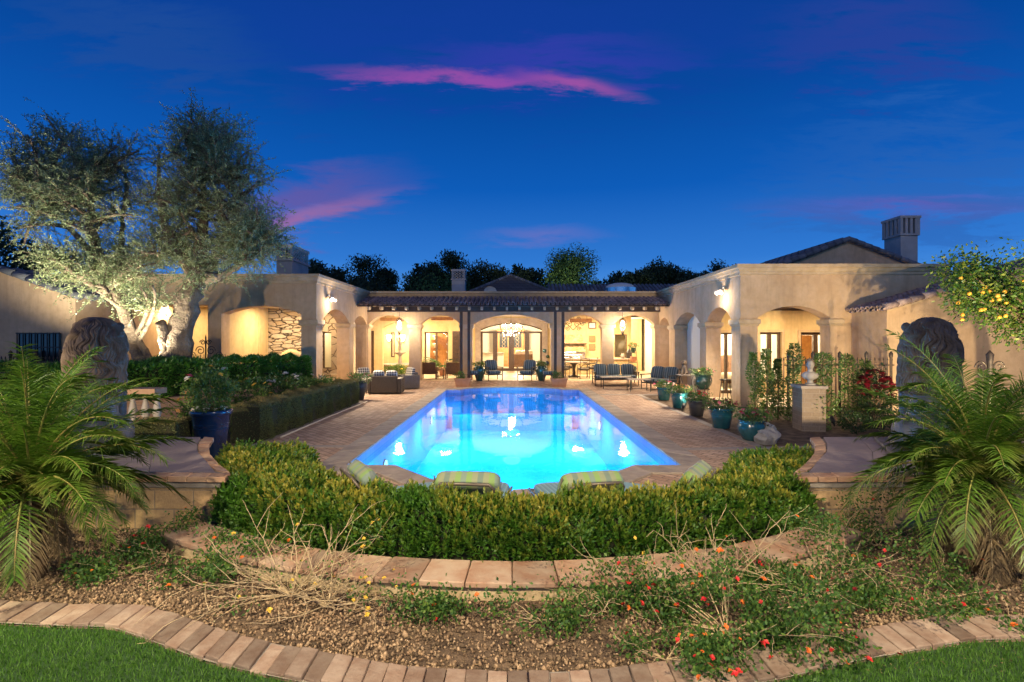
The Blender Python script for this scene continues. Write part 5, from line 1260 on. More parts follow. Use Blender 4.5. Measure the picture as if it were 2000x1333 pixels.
def lantana(label, px, py, spread, h, ntw, nleaf, fl, nf, seed, clumps=8, tw_rad=.006, ll=.032, kids=3, flatx=1.):
    p = G(px, py); t_ = thing('lantana_shrub', label, 'shrub', (p.x, p.y, 0), 0, 'lantana shrubs in the front bed'); rr = random.Random(seed)
    mb = MB(); tips = twigs(mb, (0, 0, 0), ntw, spread, h, rr, tw_rad, kids, flatx); mb.build('twigs', M['twig'], t_)
    rg = np.random.default_rng(seed)
    if nleaf:
        nleaf = int(nleaf*1.6)
        sel = [tips[rr.randrange(len(tips))] for _ in range(clumps)]; ctr = np.array([list(s) for s in sel]); ci = rg.integers(0, clumps, nleaf)
        C = ctr[ci]+rg.normal(0, .075, (nleaf, 3))*np.array([1, .8, .7]); C[:, 2] = np.abs(C[:, 2])+.01
        D = rg.normal(0, .7, (nleaf, 3))+np.array([0, -.2, .5]); V, F = leaves(C, D, ll*rg.uniform(.6, 1.4, nleaf), ll*.62, .15, seed)
        arr_mesh('foliage', V, F, M['lant'], t_, tip=np.repeat(rg.random(nleaf)**3, 4))
        if nf:
            nf = int(nf*1.5); fi = rg.integers(0, clumps, nf); pts = ctr[fi]+rg.normal(0, .09, (nf, 3)); pts[:, 2] = np.abs(pts[:, 2])+.05; pts[:, 1] -= .04
            flowers(t_, [tuple(q) for q in pts], fl, .0145, seed)
    return t_
lantana('bare pale twigs with a few yellow blooms near the left plinth', 570, 1165, .85, .75, 34, 260, ['yellow'], 13, 11, 12, .006, .028, 6, 1.3)
lantana('second tangle of bare twigs leaning over the curved wall', 640, 1185, .6, .7, 12, 60, ['yellow'], 5, 12, 4, .007, .028, 5, 1.2)
lantana('leafy lantana with orange blooms below the left plinth', 330, 1085, .62, .35, 16, 1100, ['orange', 'red'], 6, 13, 16, .004, .03, 2, 1.4)
lantana('green lantana between the left plinth and the curved wall', 470, 1120, .5, .45, 16, 1500, ['orange', 'yellow'], 6, 25, 20, .004, .03, 3, 1.3)
lantana('low green lantana beside the left palm', 250, 1120, .4, .35, 10, 800, ['orange'], 3, 26, 12, .004, .03, 2, 1.3)
lantana('brown twiggy lantana between centre and the dense right mass', 1230, 1190, .5, .5, 18, 900, ['red', 'yellow'], 5, 27, 16, .005, .03, 4, 1.3)
lantana('small leafy lantana in the gravel with three red blooms', 825, 1210, .3, .8, 9, 700, ['red', 'orange'], 5, 14, 8, .004, .03, 2)
lantana('low sparse lantana left of centre by the curved wall', 1060, 1215, .36, .4, 12, 520, ['red', 'yellow'], 3, 15, 9, .004, .032, 3, 1.2)
lantana('dense lantana mass with red blooms beside the brick edging', 1420, 1240, .75, .5, 26, 3000, ['red', 'orange'], 26, 16, 34, .005, .03, 3, 1.4)
lantana('wide lantana with red blooms in the middle of the right bed', 1600, 1165, .8, .55, 26, 3000, ['red', 'orange', 'crimson'], 24, 17, 34, .005, .03, 4, 1.3)
lantana('twiggy lantana climbing against the right plinth', 1640, 1060, .62, .9, 20, 1500, ['red', 'crimson'], 9, 18, 22, .005, .028, 5, 1.)
lantana('pale bare twigs arching over the right of the curved wall', 1400, 1150, .85, .75, 22, 420, ['orange'], 5, 19, 12, .006, .028, 6, 1.2)
lantana('small lantana spilling over the brick edging at right', 1560, 1275, .34, .4, 10, 800, ['red', 'orange'], 12, 20, 12, .004, .03, 2, 1.4)
lantana('sprawling lantana with orange blooms near the right palm', 1800, 1180, .6, .35, 14, 1300, ['red', 'orange'], 9, 21, 18, .004, .03, 3, 1.4)
lantana('low lantana spilling over brick edging near the centre', 1300, 1290, .42, .4, 12, 900, ['red', 'orange'], 12, 22, 12, .004, .03, 3, 1.3)
tag(arr_mesh('leaf_litter', *leaves(np.c_[RNG.uniform(-1.2, 3.2, 2200), RNG.uniform(3.0, 4.1, 2200), RNG.uniform(.0, .015, 2200)], RNG.normal(0, 1, (2200, 3))*[1, 1, .15], .022, .006, .1, 5), M['deadpalm']), 'dry leaf litter scattered over the gravel bed', 'leaf litter', kind='stuff')
# ---------------------------------------------------------------- olive trees
M['olive'] = leafmat('olive_leaves', (.12, .18, .075), (.30, .38, .19), (.42, .46, .24), .5, .3)
def curve_pts(a, b, c, n=9):
    return [a*(1-t)**2+b*2*t*(1-t)+c*t*t for t in np.linspace(0, 1, n)]
def px3(px, py, D): v = P(px, py, D); return np.array([v.x, v.y, v.z])
def olive(label, trunk, forks, clumps, seed, r0, nspr=36, nl=36):
    """trunk: list of (px,py,D,radius); forks: list of limbs (lists of same); clumps: (px,py,D)"""
    t_ = thing('olive_tree', label, 'olive tree', (0, 0, 0), 0, 'uplit olive trees in the left bed'); rr = random.Random(seed); rg = np.random.default_rng(seed)
    mb = MB(); ends = []
    for limb in [trunk]+forks:
        pts = [px3(*q[:3]) for q in limb]; rad = [q[3] for q in limb]
        pp = resample(pts, 16); rd = np.interp(np.linspace(0, 1, 16), np.linspace(0, 1, len(rad)), rad)
        pp = pp+rg.normal(0, .008+rd[:, None]*.05, pp.shape)*np.array([1, 1, .2]); n0 = len(mb.v)
        mb.tube([tuple(p) for p in pp], list(rd*rg.uniform(.9, 1.12, 16)), 18)
        vv = np.array(mb.v[n0:]); c_ = np.repeat(pp, 18, 0)[:len(vv)]; a = np.tile(np.arange(18), 16)
        lob = 1+.14*np.sin(a*2*PI/18*3+vv[:, 2]*2.2)+.09*np.sin(a*2*PI/18*7+vv[:, 2]*5)
        vv = c_+(vv-c_)*lob[:, None]; mb.v[n0:] = [tuple(v) for v in vv]
        ends.append(pp)
    nodes = np.concatenate([e[4:] for e in ends[1:]] or [ends[0][8:]])
    LC = []; LD = []; mt = MB()
    for (px, py, D) in clumps:
        c = px3(px, py, D); d = np.linalg.norm(nodes-c, axis=1)+.9*np.maximum(nodes[:, 2]-c[2], 0); a = nodes[np.argmin(d+rg.uniform(0, .6, len(d)))]
        mid = (a+c)/2+np.array([rr.gauss(0, .15), rr.gauss(0, .15), .22*np.linalg.norm(c-a)*.5]); br = curve_pts(a, mid, c, 7)
        mb.tube([tuple(p) for p in br], [.055*(1-.75*i/6)+.008 for i in range(7)], 6)
        for s_ in range(nspr):
            u = rr.uniform(.45, 1.0); p = np.array(br[int(u*6)])+rg.normal(0, .07, 3); az = rr.uniform(0, 2*PI); el = rr.gauss(.35, .55)
            d = np.array([math.cos(az)*math.cos(el), math.sin(az)*math.cos(el), math.sin(el)]); L = rr.uniform(.45, 1.0); pts = [p.copy()]; k = 9
            for q in range(k):
                d = d+rg.normal(0, .13, 3)+np.array([0, 0, -.09 if q > 3 else .02]); d /= np.linalg.norm(d); p = p+d*L/k; pts.append(p.copy())
            if s_ % 2 == 0: mt.tube([tuple(v) for v in pts[::3]], [.009, .007, .005, .003], 3, False)
            pts = np.array(pts); f = rg.uniform(.15, 1, nl)*k; i0 = np.minimum(f.astype(int), k-1); C = pts[i0]+(pts[i0+1]-pts[i0])*(f-i0)[:, None]
            T_ = pts[i0+1]-pts[i0]; T_ /= np.linalg.norm(T_, axis=1, keepdims=True); LC.append(C+rg.normal(0, .012, C.shape)); LD.append(T_*.7+rg.normal(0, .55, (nl, 3)))
    tk = mb.build('trunk', M['bark'], t_); mt.build('twigs', M['bark'], t_)
    C = np.concatenate(LC); D_ = np.concatenate(LD); V, F = leaves(C, D_, .062*rg.uniform(.6, 1.3, len(C)), .020, .12, seed)
    arr_mesh('foliage', V, F, M['olive'], t_, tip=np.repeat(rg.random(len(C))**2, 4)); return t_
def crown_clumps(spec, D0, dD, seed):
    rr = random.Random(seed); out = []
    for (cx, cy_, rx, ry, n) in spec:
        for _ in range(n):
            a = rr.uniform(0, 2*PI); q = rr.random()**.5; out.append((cx+rx*q*math.cos(a), cy_+ry*q*math.sin(a), D0+rr.uniform(-dD, dD)))
    return out
cl = crown_clumps([(110, 300, 90, 75, 15), (60, 420, 55, 70, 10), (190, 400, 90, 95, 16), (250, 300, 45, 45, 6), (130, 520, 60, 35, 9), (230, 530, 80, 50, 15), (45, 330, 35, 60, 5), (290, 575, 25, 20, 3)], 13.2, 1.4, 3)
olive('leaning olive tree on the left with slim pale split trunk', [(283, 735, 13.3, .20), (270, 690, 13.3, .16), (248, 620, 13.3, .13), (225, 565, 13.2, .12)],
      [[(225, 565, 13.2, .14), (195, 510, 13.1, .12), (175, 440, 13, .08), (180, 350, 13, .04)], [(238, 600, 13.2, .09), (205, 575, 13.1, .07), (160, 545, 12.7, .05), (100, 500, 12.5, .03)], [(225, 565, 13.2, .10), (235, 510, 13.6, .07), (240, 420, 13.8, .04)],
       [(305, 735, 13.1, .085), (285, 690, 13.2, .08), (265, 655, 13.3, .07)], [(195, 510, 13.1, .08), (120, 430, 13.0, .05), (70, 370, 13, .03)]], cl, 31, .3)
cl = crown_clumps([(400, 290, 85, 60, 13), (455, 340, 60, 70, 11), (330, 360, 60, 70, 12), (480, 440, 60, 55, 12), (400, 450, 85, 50, 12), (500, 480, 45, 30, 7), (330, 490, 55, 45, 9), (430, 520, 70, 25, 8), (375, 235, 30, 25, 3)], 13.0, 1.3, 4)
olive('thick gnarled olive tree on the right of the pair', [(343, 735, 12.8, .36), (348, 690, 12.8, .27), (356, 640, 12.8, .25), (368, 590, 12.8, .25), (384, 548, 12.8, .20)],
      [[(322, 735, 12.7, .18), (325, 690, 12.6, .14), (321, 645, 12.6, .14), (314, 630, 12.6, .11)], [(384, 555, 12.8, .2), (360, 505, 12.8, .13), (325, 450, 12.9, .09), (310, 380, 13, .04)], [(384, 552, 12.8, .18), (390, 500, 12.8, .12), (400, 420, 13, .08), (395, 320, 13, .04)],
       [(384, 552, 12.8, .15), (420, 505, 13, .10), (455, 430, 13.1, .06), (470, 360, 13.1, .03)], [(384, 552, 12.8, .12), (430, 540, 12.6, .07), (500, 500, 12.4, .04)]], cl, 32, .4)
# brass uplights at the olive trunks and in the beds
def uplight(loc, target, label, power, spot=80, col=(1, .9, .68), vis=True, grp='ground uplights'):
    if vis:
        t_ = thing('uplight', label, 'garden light', loc, 0, grp); d = (Vector(target)-Vector(loc)).normalized()
        MB().tube([(0, 0, -loc[2]), (0, 0, .05), tuple(d*.04+Vector((0, 0, .06))), tuple(d*.17+Vector((0, 0, .06)))], [.012, .014, .045, .055], 12).build('housing', 'black', t_)
        MB().cyl(d*.171+Vector((0, 0, .06)), d*.175+Vector((0, 0, .06)), .045, .045, 14).build('lens', M['bulb'], t_)
    loc2 = Vector(loc)+(Vector(target)-Vector(loc)).normalized()*.22+Vector((0, 0, .06)); lamp('SPOT', tuple(loc2), power, col, .05, target, spot, .7, 'uplight_lamp')
uplight((-9.35, 12.2, 1.0), (-9.9, 13.2, 5.2), 'bright uplight against the leaning olive trunk', 750, 90)
uplight((-9.0, 12.1, 1.0), (-7.7, 12.7, 5.6), 'bright uplight in front of the gnarled olive trunk', 800, 90)
uplight((-7.3, 14.3, .5), (-7.0, 13.0, 5.4), 'uplight behind the green hedge under the right olive crown', 2200, 95)
uplight((-11.2, 11.8, 1.0), (-11.6, 13.2, 4.8), 'uplight hidden behind the left lion aimed at the olive crown', 1500, 110)
uplight((4.72, 14.2, 0), (5.6, 15.2, .9), 'small bright spotlight at the foot of the teal pots', 60, 90)
uplight((8.6, 11.0, 0), (11.5, 13.4, 2.6), 'uplight in the right bed washing the gable wall', 420, 110, WARM)
uplight((7.3, 11.6, 0), (7.2, 13.0, 1.5), 'uplight under the espaliered shrubs by the fence', 90, 110)
# ---------------------------------------------------------------- citrus tree
M['citrus'] = leafmat('citrus_leaves', (.03, .10, .012), (.10, .22, .03), (.3, .34, .06), .35, .3)
t_ = thing('orange_tree', 'orange tree with ripe fruit hanging over the right gable wall', 'orange tree', (10.45, 9.8, 0))
mb = MB(); mb.tube([(0, 0, 0), (.05, .05, .8), (0, 0, 1.5), (-.1, .1, 2.4)], [.16, .13, .12, .07], 12); rr = random.Random(5)
cc = []
for k in range(60):
    a = rr.uniform(0, 2*PI); q = rr.random()**.5; x = -.25+1.6*q*math.cos(a); y = 1.1*q*math.sin(a); z = 2.75+.72*rr.uniform(-1, 1)*math.sqrt(max(.1, 1-q*q*.8))
    if x < -.9: z += .35
    cc.append((x, y, z)); mb.tube([(-.05, .05, 2.0), (x*.5, y*.5, 2.3+(z-2.3)*.3), (x, y, z)], [.05, .03, .01], 5)
mb.build('trunk', 'stem', t_); cc = np.array(cc); rg = np.random.default_rng(6); n = 20000; ci = rg.integers(0, len(cc), n); C = cc[ci]+rg.normal(0, .17, (n, 3))
V, F = leaves(C, rg.normal(0, .7, (n, 3))+(C-cc[ci])*3+np.array([0, 0, -.25]), .085*rg.uniform(.6, 1.2, n), .04, .2, 7); arr_mesh('foliage', V, F, M['citrus'], t_, tip=np.repeat(rg.random(n)**3, 4))
M['orange'] = mat('orange_peel', (.80, .36, .03), .4, (.85, .45, .05), 9, .2, 90)
fo = None
for k in range(22):
    p = (rr.uniform(-2.0, -.9), rr.uniform(-.7, .2), rr.uniform(2.35, 3.2)) if k < 20 else tuple(cc[rr.randrange(len(cc))]+np.array([0, -.25, -.1]))
    if fo is None: fo = MB().ball((0, 0, 0), .036, 12, 8).build('orange', 'orange', t_); o = fo
    else: o = fo.copy(); COL.objects.link(o); o.parent = t_
    o.location = p
lamp('SPOT', (8.4, 8.6, .3), 500, (1, .86, .5), .08, (9.4, 10.2, 3.0), 95, .8, 'citrus_uplight')
# ---------------------------------------------------------------- trees beyond the roofs
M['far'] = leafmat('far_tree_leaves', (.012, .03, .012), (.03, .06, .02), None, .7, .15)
M['farlit'] = leafmat('lit_palo_verde_leaves', (.05, .12, .03), (.10, .20, .05), None, .7, .3)  # paler palo verde green, with the lit look put into the colour
M['fartrunk'] = mat('far_trunk', (.08, .06, .045), .95)
def fartree(px, ptop, halfw, D, label, seed, m='far', n=5200, ls=.28, airy=.0, hb=0.):
    x = (px-1000)/1000*D; top = CAMZ-(ptop-665)/1000*D; rad = halfw/1000*D*1.3; t_ = thing('tree', label, 'tree', (x, D, -.05), 0, 'trees beyond the house roofs')
    rg = np.random.default_rng(seed); k = 26; ctr = np.zeros((k, 3)); a = rg.uniform(0, 2*PI, k); f = rg.random(k)**.8; h0 = top*.25
    zz_ = h0+(top-h0)*(f*.92); prof = np.sin(np.clip((zz_-h0)/(top-h0)*.8+.15, 0, 1)*PI)**.6
    q = rg.random(k)**.5*rad*.8*prof; ctr = np.stack([q*np.cos(a), q*np.sin(a), zz_], 1)
    ci = rg.integers(0, k, n); cr_ = rg.uniform(.34, .55, k)[ci]*rad; C = ctr[ci]+rdir(n, seed)*(cr_*rg.random(n)**.5)[:, None]*(1+airy)
    V, F = leaves(C, rdir(n, seed+1, .3), ls*rg.uniform(.5, 1.2, n), ls*.5, .2, seed); arr_mesh('foliage', V, F, M[m], t_)
    mb = MB(); mb.tube([(0, 0, 0), (0, 0, h0), (0, 0, top*.7)], [rad*.09, rad*.07, rad*.03], 8)
    for j in range(8): mb.tube([(0, 0, h0*.9), tuple(ctr[j]*np.array([.5, .5, .8])), tuple(ctr[j])], [rad*.05, rad*.03, rad*.01], 5)
    mb.build('trunk', 'fartrunk', t_)
ft = [(610, 510, 34, 44, 'sparse tree just right of the left chimney'), (655, 515, 36, 46, 'low dark tree beyond the left wing'), (712, 499, 42, 44, 'rounded dark tree above the left wing parapet'), (755, 525, 30, 46, 'shorter dark tree left of the gap in the treeline'), (830, 514, 36, 45, 'dark tree right of the treeline gap'),
      (880, 492, 34, 46, 'tallest pointed dark tree behind the small chimney'), (930, 508, 38, 47, 'dark tree right of the small lattice chimney'), (975, 520, 28, 48, 'dark tree behind the hipped roof peak'), (1020, 526, 28, 48, 'small dark tree right of the hipped roof peak'), (1225, 532, 32, 48, 'leftmost dark tree above the skylight'),
      (1268, 522, 32, 47, 'dark tree over the slate coloured roof'), (1312, 520, 34, 47, 'dark tree in the middle of the right treeline'), (1352, 514, 32, 46, 'dark tree left of the tallest one over the right parapet'), (1388, 511, 32, 46, 'tallest dark tree above the right parapet'), (1430, 520, 30, 46, 'dark tree at the right end of the treeline'), (15, 430, 70, 30, 'black tree mass at the far left behind the olive')]
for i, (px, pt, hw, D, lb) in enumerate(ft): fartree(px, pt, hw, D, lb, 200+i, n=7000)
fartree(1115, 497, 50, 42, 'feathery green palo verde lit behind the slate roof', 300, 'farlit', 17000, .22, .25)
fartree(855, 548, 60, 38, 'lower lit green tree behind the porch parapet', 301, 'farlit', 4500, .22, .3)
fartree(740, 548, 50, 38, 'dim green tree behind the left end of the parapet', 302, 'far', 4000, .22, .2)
n = 52000; rg = np.random.default_rng(77); xx = rg.uniform(-23, 24, n); tp_ = 8.3+.7*np.sin(xx*.55)+.5*np.sin(xx*1.3+1)+.4*np.sin(xx*3.1)+.25*np.sin(xx*7)-2.2*np.exp(-((xx+11.3)/1.2)**2); zz_ = tp_*rg.random(n)**.45+rg.normal(0, .12, n); C = np.stack([xx, 52+rg.uniform(-1.5, 1.5, n), np.maximum(zz_, .1)], 1)
tag(arr_mesh('tree_belt', *leaves(C, rdir(n, 78, .5), .38*rg.uniform(.5, 1.2, n), .2, .2, 79), M['far']), 'continuous dark belt of far trees behind the whole house', 'tree belt', kind='stuff')
lamp('SPOT', (3.5, 37, 1), 2500, (1, .9, .6), .2, (4.5, 42, 6), 80, .8, 'tree_uplight')
# ---------------------------------------------------------------- espaliered shrubs, fence, pedestal with bust
M['espal'] = leafmat('espalier_leaves', (.04, .11, .02), (.12, .24, .05), (.28, .34, .10), .4, .3)
for k, (px, pt, D, w_, lb) in enumerate(((1474, 690, 12.6, .17, 'leftmost espaliered shrub beside the corner column'), (1497, 684, 12.4, .17, 'second espaliered shrub from the corner column'), (1519, 702, 12.7, .15, 'third, thinner espaliered shrub along the iron fence'), (1549, 672, 12.3, .20, 'tallest espaliered shrub behind the brick pedestal'),
        (1606, 690, 11.2, .24, 'broad espaliered shrub right of the brick pedestal'), (1655, 694, 11.9, .22, 'espaliered shrub between pedestal and bougainvillea'), (1692, 705, 12.0, .2, 'last espaliered shrub behind the red bougainvillea'))):
    x = (px-1000)/1000*D; H = CAMZ-(pt-665)/1000*D; t_ = thing('espalier_shrub', lb, 'shrub', (x, D, 0), 0, 'espaliered shrubs along the fence'); rg = np.random.default_rng(400+k); n = 1500
    z = rg.random(n)**.85*H; wz = w_*(1.0-.55*(z/H)**3)*(1+.3*np.sin(z*7+k)); a = rg.uniform(0, 2*PI, n); q = rg.random(n)**.6
    C = np.stack([wz*q*np.cos(a)+.04*np.sin(z*3+k), wz*q*np.sin(a), z], 1); V, F = leaves(C, np.stack([np.cos(a), np.sin(a), np.full(n, .5)], 1)+rg.normal(0, .5, (n, 3)), .065*rg.uniform(.6, 1.3, n), .034, .2, k)
    arr_mesh('foliage', V, F, M['espal'], t_, tip=np.repeat(rg.random(n)**2, 4)); MB().tube([(0, 0, -.02), (.02, 0, H*.5), (0, 0, H*.92)], [.022, .016, .006], 7).build('stem', 'stem', t_)
    MB().tube([(.04, .03, 0), (.04, .03, H*.8)], .012, 6).build('stake', 'twig', t_)
fn = thing('iron_fence', 'wrought iron fence with finials behind the espaliered shrubs', 'fence', (0, 13.0, 0)); mb = MB()
for z in (.15, 1.32): mb.box(6.9, 9.7, -.012, .012, z-.015, z+.015)
mb.build('rail', 'iron', fn); pk = None
for i in range(26):
    if pk is None: pk = MB().tube([(0, 0, .05), (0, 0, 1.42), (0, 0, 1.46), (0, 0, 1.52)], [.008, .008, .02, .002], 6).build('picket', 'iron', fn); o = pk
    else: o = pk.copy(); COL.objects.link(o); o.parent = fn
    o.location = (6.9+i*.11, -.0, 0)
for x in (7.0, 7.62, 8.3, 8.98, 9.6): MB().tube([(x, -.03, 0), (x, -.03, 1.5), (x, -.03, 1.54), (x, -.03, 1.62), (x, -.03, 1.68)], [.032, .032, .045, .045, .0], 8).build('post', 'iron', fn)
pd = thing('brick_pedestal', 'pale brick pedestal in the gravel bed carrying a bust', 'pedestal', (6.55, 11.3, 0), R(-8))
M['pale'] = brickmat('pale_brick', (.24, .175, .12), (.31, .235, .165), (.36, .29, .23), .30, .10, 0, .006, 'V', .9)
MB().box(-.24, .24, -.26, .26, -.03, .90).build('shaft', M['pale'], pd); MB().box(-.275, .275, -.295, .295, .90, .965).build('cap', 'travertine', pd, bevel=.008)
M['marble'] = mat('worn_marble', (.32, .28, .24), .6, (.40, .36, .32), 7, .3, 40)
bs = thing('bust', 'marble bust with turned head on the brick pedestal', 'bust', (6.55, 11.25, .966), R(-25)); b = MB()
b.lathe([(0, 0), (.11, 0), (.11, .03), (.06, .05), (.05, .10), (.08, .13)], n=18); b.ball((0, 0, .21), (.17, .10, .10), 16, 10); b.ball((0, -.05, .2), (.10, .07, .09), 14, 8)
b.tube([(0, 0, .25), (0, -.005, .37)], [.055, .05], 12); b.ball((0, -.02, .44), (.073, .088, .105), 16, 12); b.ball((0, -.105, .43), (.016, .025, .022), 8, 6); b.ball((0, -.09, .385), (.03, .025, .015), 8, 6); b.ball((-.028, -.088, .452), (.014, .01, .008)); b.ball((.028, -.088, .452), (.014, .01, .008))
for q in (-1, 1): b.ball((q*.073, .0, .44), (.012, .02, .03), 8, 6)
bo = b.build('body', 'marble', bs); rm = bo.modifiers.new('remesh', 'REMESH'); rm.mode = 'VOXEL'; rm.voxel_size = .008; rm.use_smooth_shade = True
h = MB(); rr = random.Random(8)
for k in range(60):
    a = rr.uniform(0, 2*PI); e_ = rr.uniform(.1, 1.5); h.ball((.078*math.cos(a)*math.cos(e_), .012+.09*abs(math.sin(a)) * math.cos(e_)*(1 if math.sin(a) > 0 else -.6), .46+.105*math.sin(e_)), .024, 7, 5)
h.build('hair', M['bronze'], bs)
bush('bougainvillea', 'dark red bougainvillea beside the right lion', 'shrub', (8.15, 11.5, 0), .36, 1.2, 1800, .05, .03, 'leafd', None, ['crimson'], 80, .06, 71)
bush('ground_shrub', 'dark green low shrub at the foot of the bougainvillea', 'shrub', (7.3, 10.9, 0), .35, .4, 900, .05, .03, 'leafd', None, None, 0, .03, 72)
bush('ground_shrub', 'dark leafy shrub between the pedestal and the lion plinth', 'shrub', (7.9, 10.2, 0), .5, .6, 1500, .05, .03, 'leafd', None, None, 0, .03, 73)
bush('alyssum', 'white flowering clump behind the grey boulder', 'flowers', (5.05, 10.25, 0), .2, .28, 500, .03, .015, 'leafg', None, ['white'], 60, .02, 74)
rk = thing('boulder', 'grey boulder beside the round teal pot', 'boulder', (4.86, 9.75, 0)); b = MB().ball((0, 0, .12), (.22, .17, .16), 18, 12); rr = random.Random(2)
b.v = [(x+.035*math.sin(z*31+x*17)+rr.uniform(-.008, .008), y+.03*math.sin(x*23+z*11), z*1+.03*math.sin(x*19+y*27)+rr.uniform(-.008, .008)) for x, y, z in b.v]; b.sm = [False]*len(b.sm); b.build('rock', mat('grey_rock', (.30, .28, .27), .9, (.42, .40, .38), 8, .8, 25), rk)
# scrolled iron ornament right of the right lion, gate behind the left hedge
def scroll(mb, cx, cz, r, sg, y=0, turns=1.4, rad=.012):
    mb.tube([(cx+sg*(r*(1-.75*t))*math.cos(t*turns*2*PI)-sg*r*.0, y, cz+(r*(1-.75*t))*math.sin(t*turns*2*PI)) for t in np.linspace(0, 1, 30)], rad, 6)
orn = thing('iron_finial_post', 'scrolled iron post top beyond the right palm', 'fence post', (8.4, 9.0, 0)); mb = MB(); mb.tube([(0, 0, 0), (0, 0, 1.55), (0, 0, 1.7), (0, 0, 1.78)], [.045, .045, .06, .0], 10); mb.build('post', 'iron', orn)
for sg in (-1, 1): s_ = MB(); scroll(s_, sg*.15, 1.48, .11, sg, 0, 1.3, .014); s_.build('scroll', 'iron', orn)
gt = thing('iron_gate', 'pale wrought iron gate with scrolled crest behind the green hedge', 'gate', (-9.75, 16.3, 0)); mb = MB()
for z in (.2, 1.32): mb.box(-.62, .62, -.015, .015, z-.018, z+.018)
mb.build('rail', 'iron', gt); pk = None
for i in range(12):
    if pk is None: pk = MB().tube([(0, 0, .1), (0, 0, 1.5)], .01, 6).build('bar', 'iron', gt); o = pk
    else: o = pk.copy(); COL.objects.link(o); o.parent = gt
    o.location = (-.62+i*1.24/11, .0, 0)
for sg in (-1, 1):
    for (x, z, r) in ((.17, 1.62, .15), (.42, 1.47, .12), (.10, 1.88, .09)): s_ = MB(); scroll(s_, sg*x, z, r, sg, 0, 1.4, .014); s_.build('scroll', 'iron', gt)
MB().tube([(0, 0, 1.3), (0, 0, 2.05), (0, 0, 2.15)], [.022, .022, .0], 8).build('finial', 'iron', gt)
fn2 = cp(fn, (-21.4, 14.1, 0), 0, 'wrought iron fence at the far left in front of the barred window')
# red brick and baluster stub beside the left lion
bl = thing('balustrade', 'weathered balustrade end with brick cap beside the left lion', 'balustrade', (-6.35, 8.9, 0)); MB().box(-.35, .25, -.16, .16, 1.02, 1.12).build('cap', M['brickcap'], bl, bevel=.01); MB().box(-.33, .23, -.14, .14, -.02, .45).build('base', 'brick', bl)
for x in (-.24, -.02, .18): MB().lathe([(.05, .45), (.05, .5), (.03, .55), (.07, .68), (.065, .75), (.035, .9), (.05, .97), (.05, 1.02)], (x, 0, 0), 14).build('baluster', 'marble', bl)
tag(MB().tube([(-4.60, 10.2, .02), (-4.62, 13, .02), (-4.58, 16.2, .02)], .018, 8).build('pipe', 'cream'), 'thin white pipe lying along the foot of the boxwood hedge', 'pipe')
# ---------------------------------------------------------------- loungers
LIME = (.14, .30, .02); SLATE = (.04, .09, .14); TAN = (.22, .21, .13)
M['plaid'] = stripemat('plaid_canvas', [LIME, TAN, SLATE, TAN, LIME, (.10, .17, .20)], .055, 0, .85, (1, .09, [SLATE, (.3, .36, .2), TAN]))
M['bluestripe'] = stripemat('blue_ribbed_canvas', [(.10, .24, .30), (.16, .32, .38), (.07, .18, .24)], .018, 0)
M['taupe'] = mat('taupe_metal', (.16, .13, .10), .45, metal=.4)
def lounger(loc, rz, label):
    t_ = thing('lounger', label, 'sun lounger', loc, rz, 'cushioned loungers at the near end of the pool'); w_ = .33
    A = R(38); back = lambda s_, t=0: (-s_*math.cos(A)*.62+t*math.sin(A), .28+s_*math.sin(A)*.78+t*math.cos(A)*.6)
    def cush(name, m, y0, z0, y1, z1, th, w, wr=.0):
        L = math.hypot(y1-y0, z1-z0); T = Matrix.Translation(((0, (y0+y1)/2, (z0+z1)/2))) @ Matrix.Rotation(math.atan2(z1-z0, y1-y0), 4, 'X')
        mb = MB().cushion((0, 0, 0), (w, L/2, th), T, 5.5, 40, 14); return mb.build(name, m, t_)
    cush('seat_cushion', M['bluestripe'], .08, .25, 1.05, .22, .045, w_)
    c = cush('back_cushion', M['plaid'], .08, .32, -.13, .63, .085, w_*.99)
    MB().tube([(-w_*.98, -.13, .62), (-w_*.98, .06, .32)], .008, 5).build('piping', 'taupe', c)
    fr_ = MB(); pts = [(-w_*.84, .0, .20), (-w_*.84, -.13, .42), (-w_*.82, -.215, .53), (-w_*.70, -.24, .575), (0, -.245, .58), (w_*.70, -.24, .575), (w_*.82, -.215, .53), (w_*.84, -.13, .42), (w_*.84, .0, .20)]
    fr_.tube(pts, .017, 8); fr_.build('back_frame', 'taupe', t_)
    fr_ = MB()
    for sx in (-1, 1): fr_.tube([(sx*w_, -.1, .19), (sx*w_, 1.08, .18)], .017, 8)
    for y in (.0, .4, .8, 1.06): fr_.tube([(-w_, y, .17), (w_, y, .17)], .012, 6)
    fr_.build('seat_frame', 'taupe', t_)
    for sx in (-1, 1):
        for y in (0, .95): MB().tube([(sx*w_, y, .19), (sx*w_, y-.02, 0)], [.018, .014], 8).build('leg', 'taupe', t_)
    return t_
lg = lounger((-1.50, 5.40, 0), R(-58), 'leftmost lounger, turned sideways at the near left pool corner')
for loc, rz, lb in (((-.43, 5.12, 0), R(-5), 'second lounger from the left, back to the hedge'), ((.77, 5.12, 0), R(13), 'third lounger from the left, angled to the pool'), ((1.86, 5.38, 0), R(56), 'rightmost lounger, turned sideways by the right pool corner')): cp(lg, loc, rz, lb)
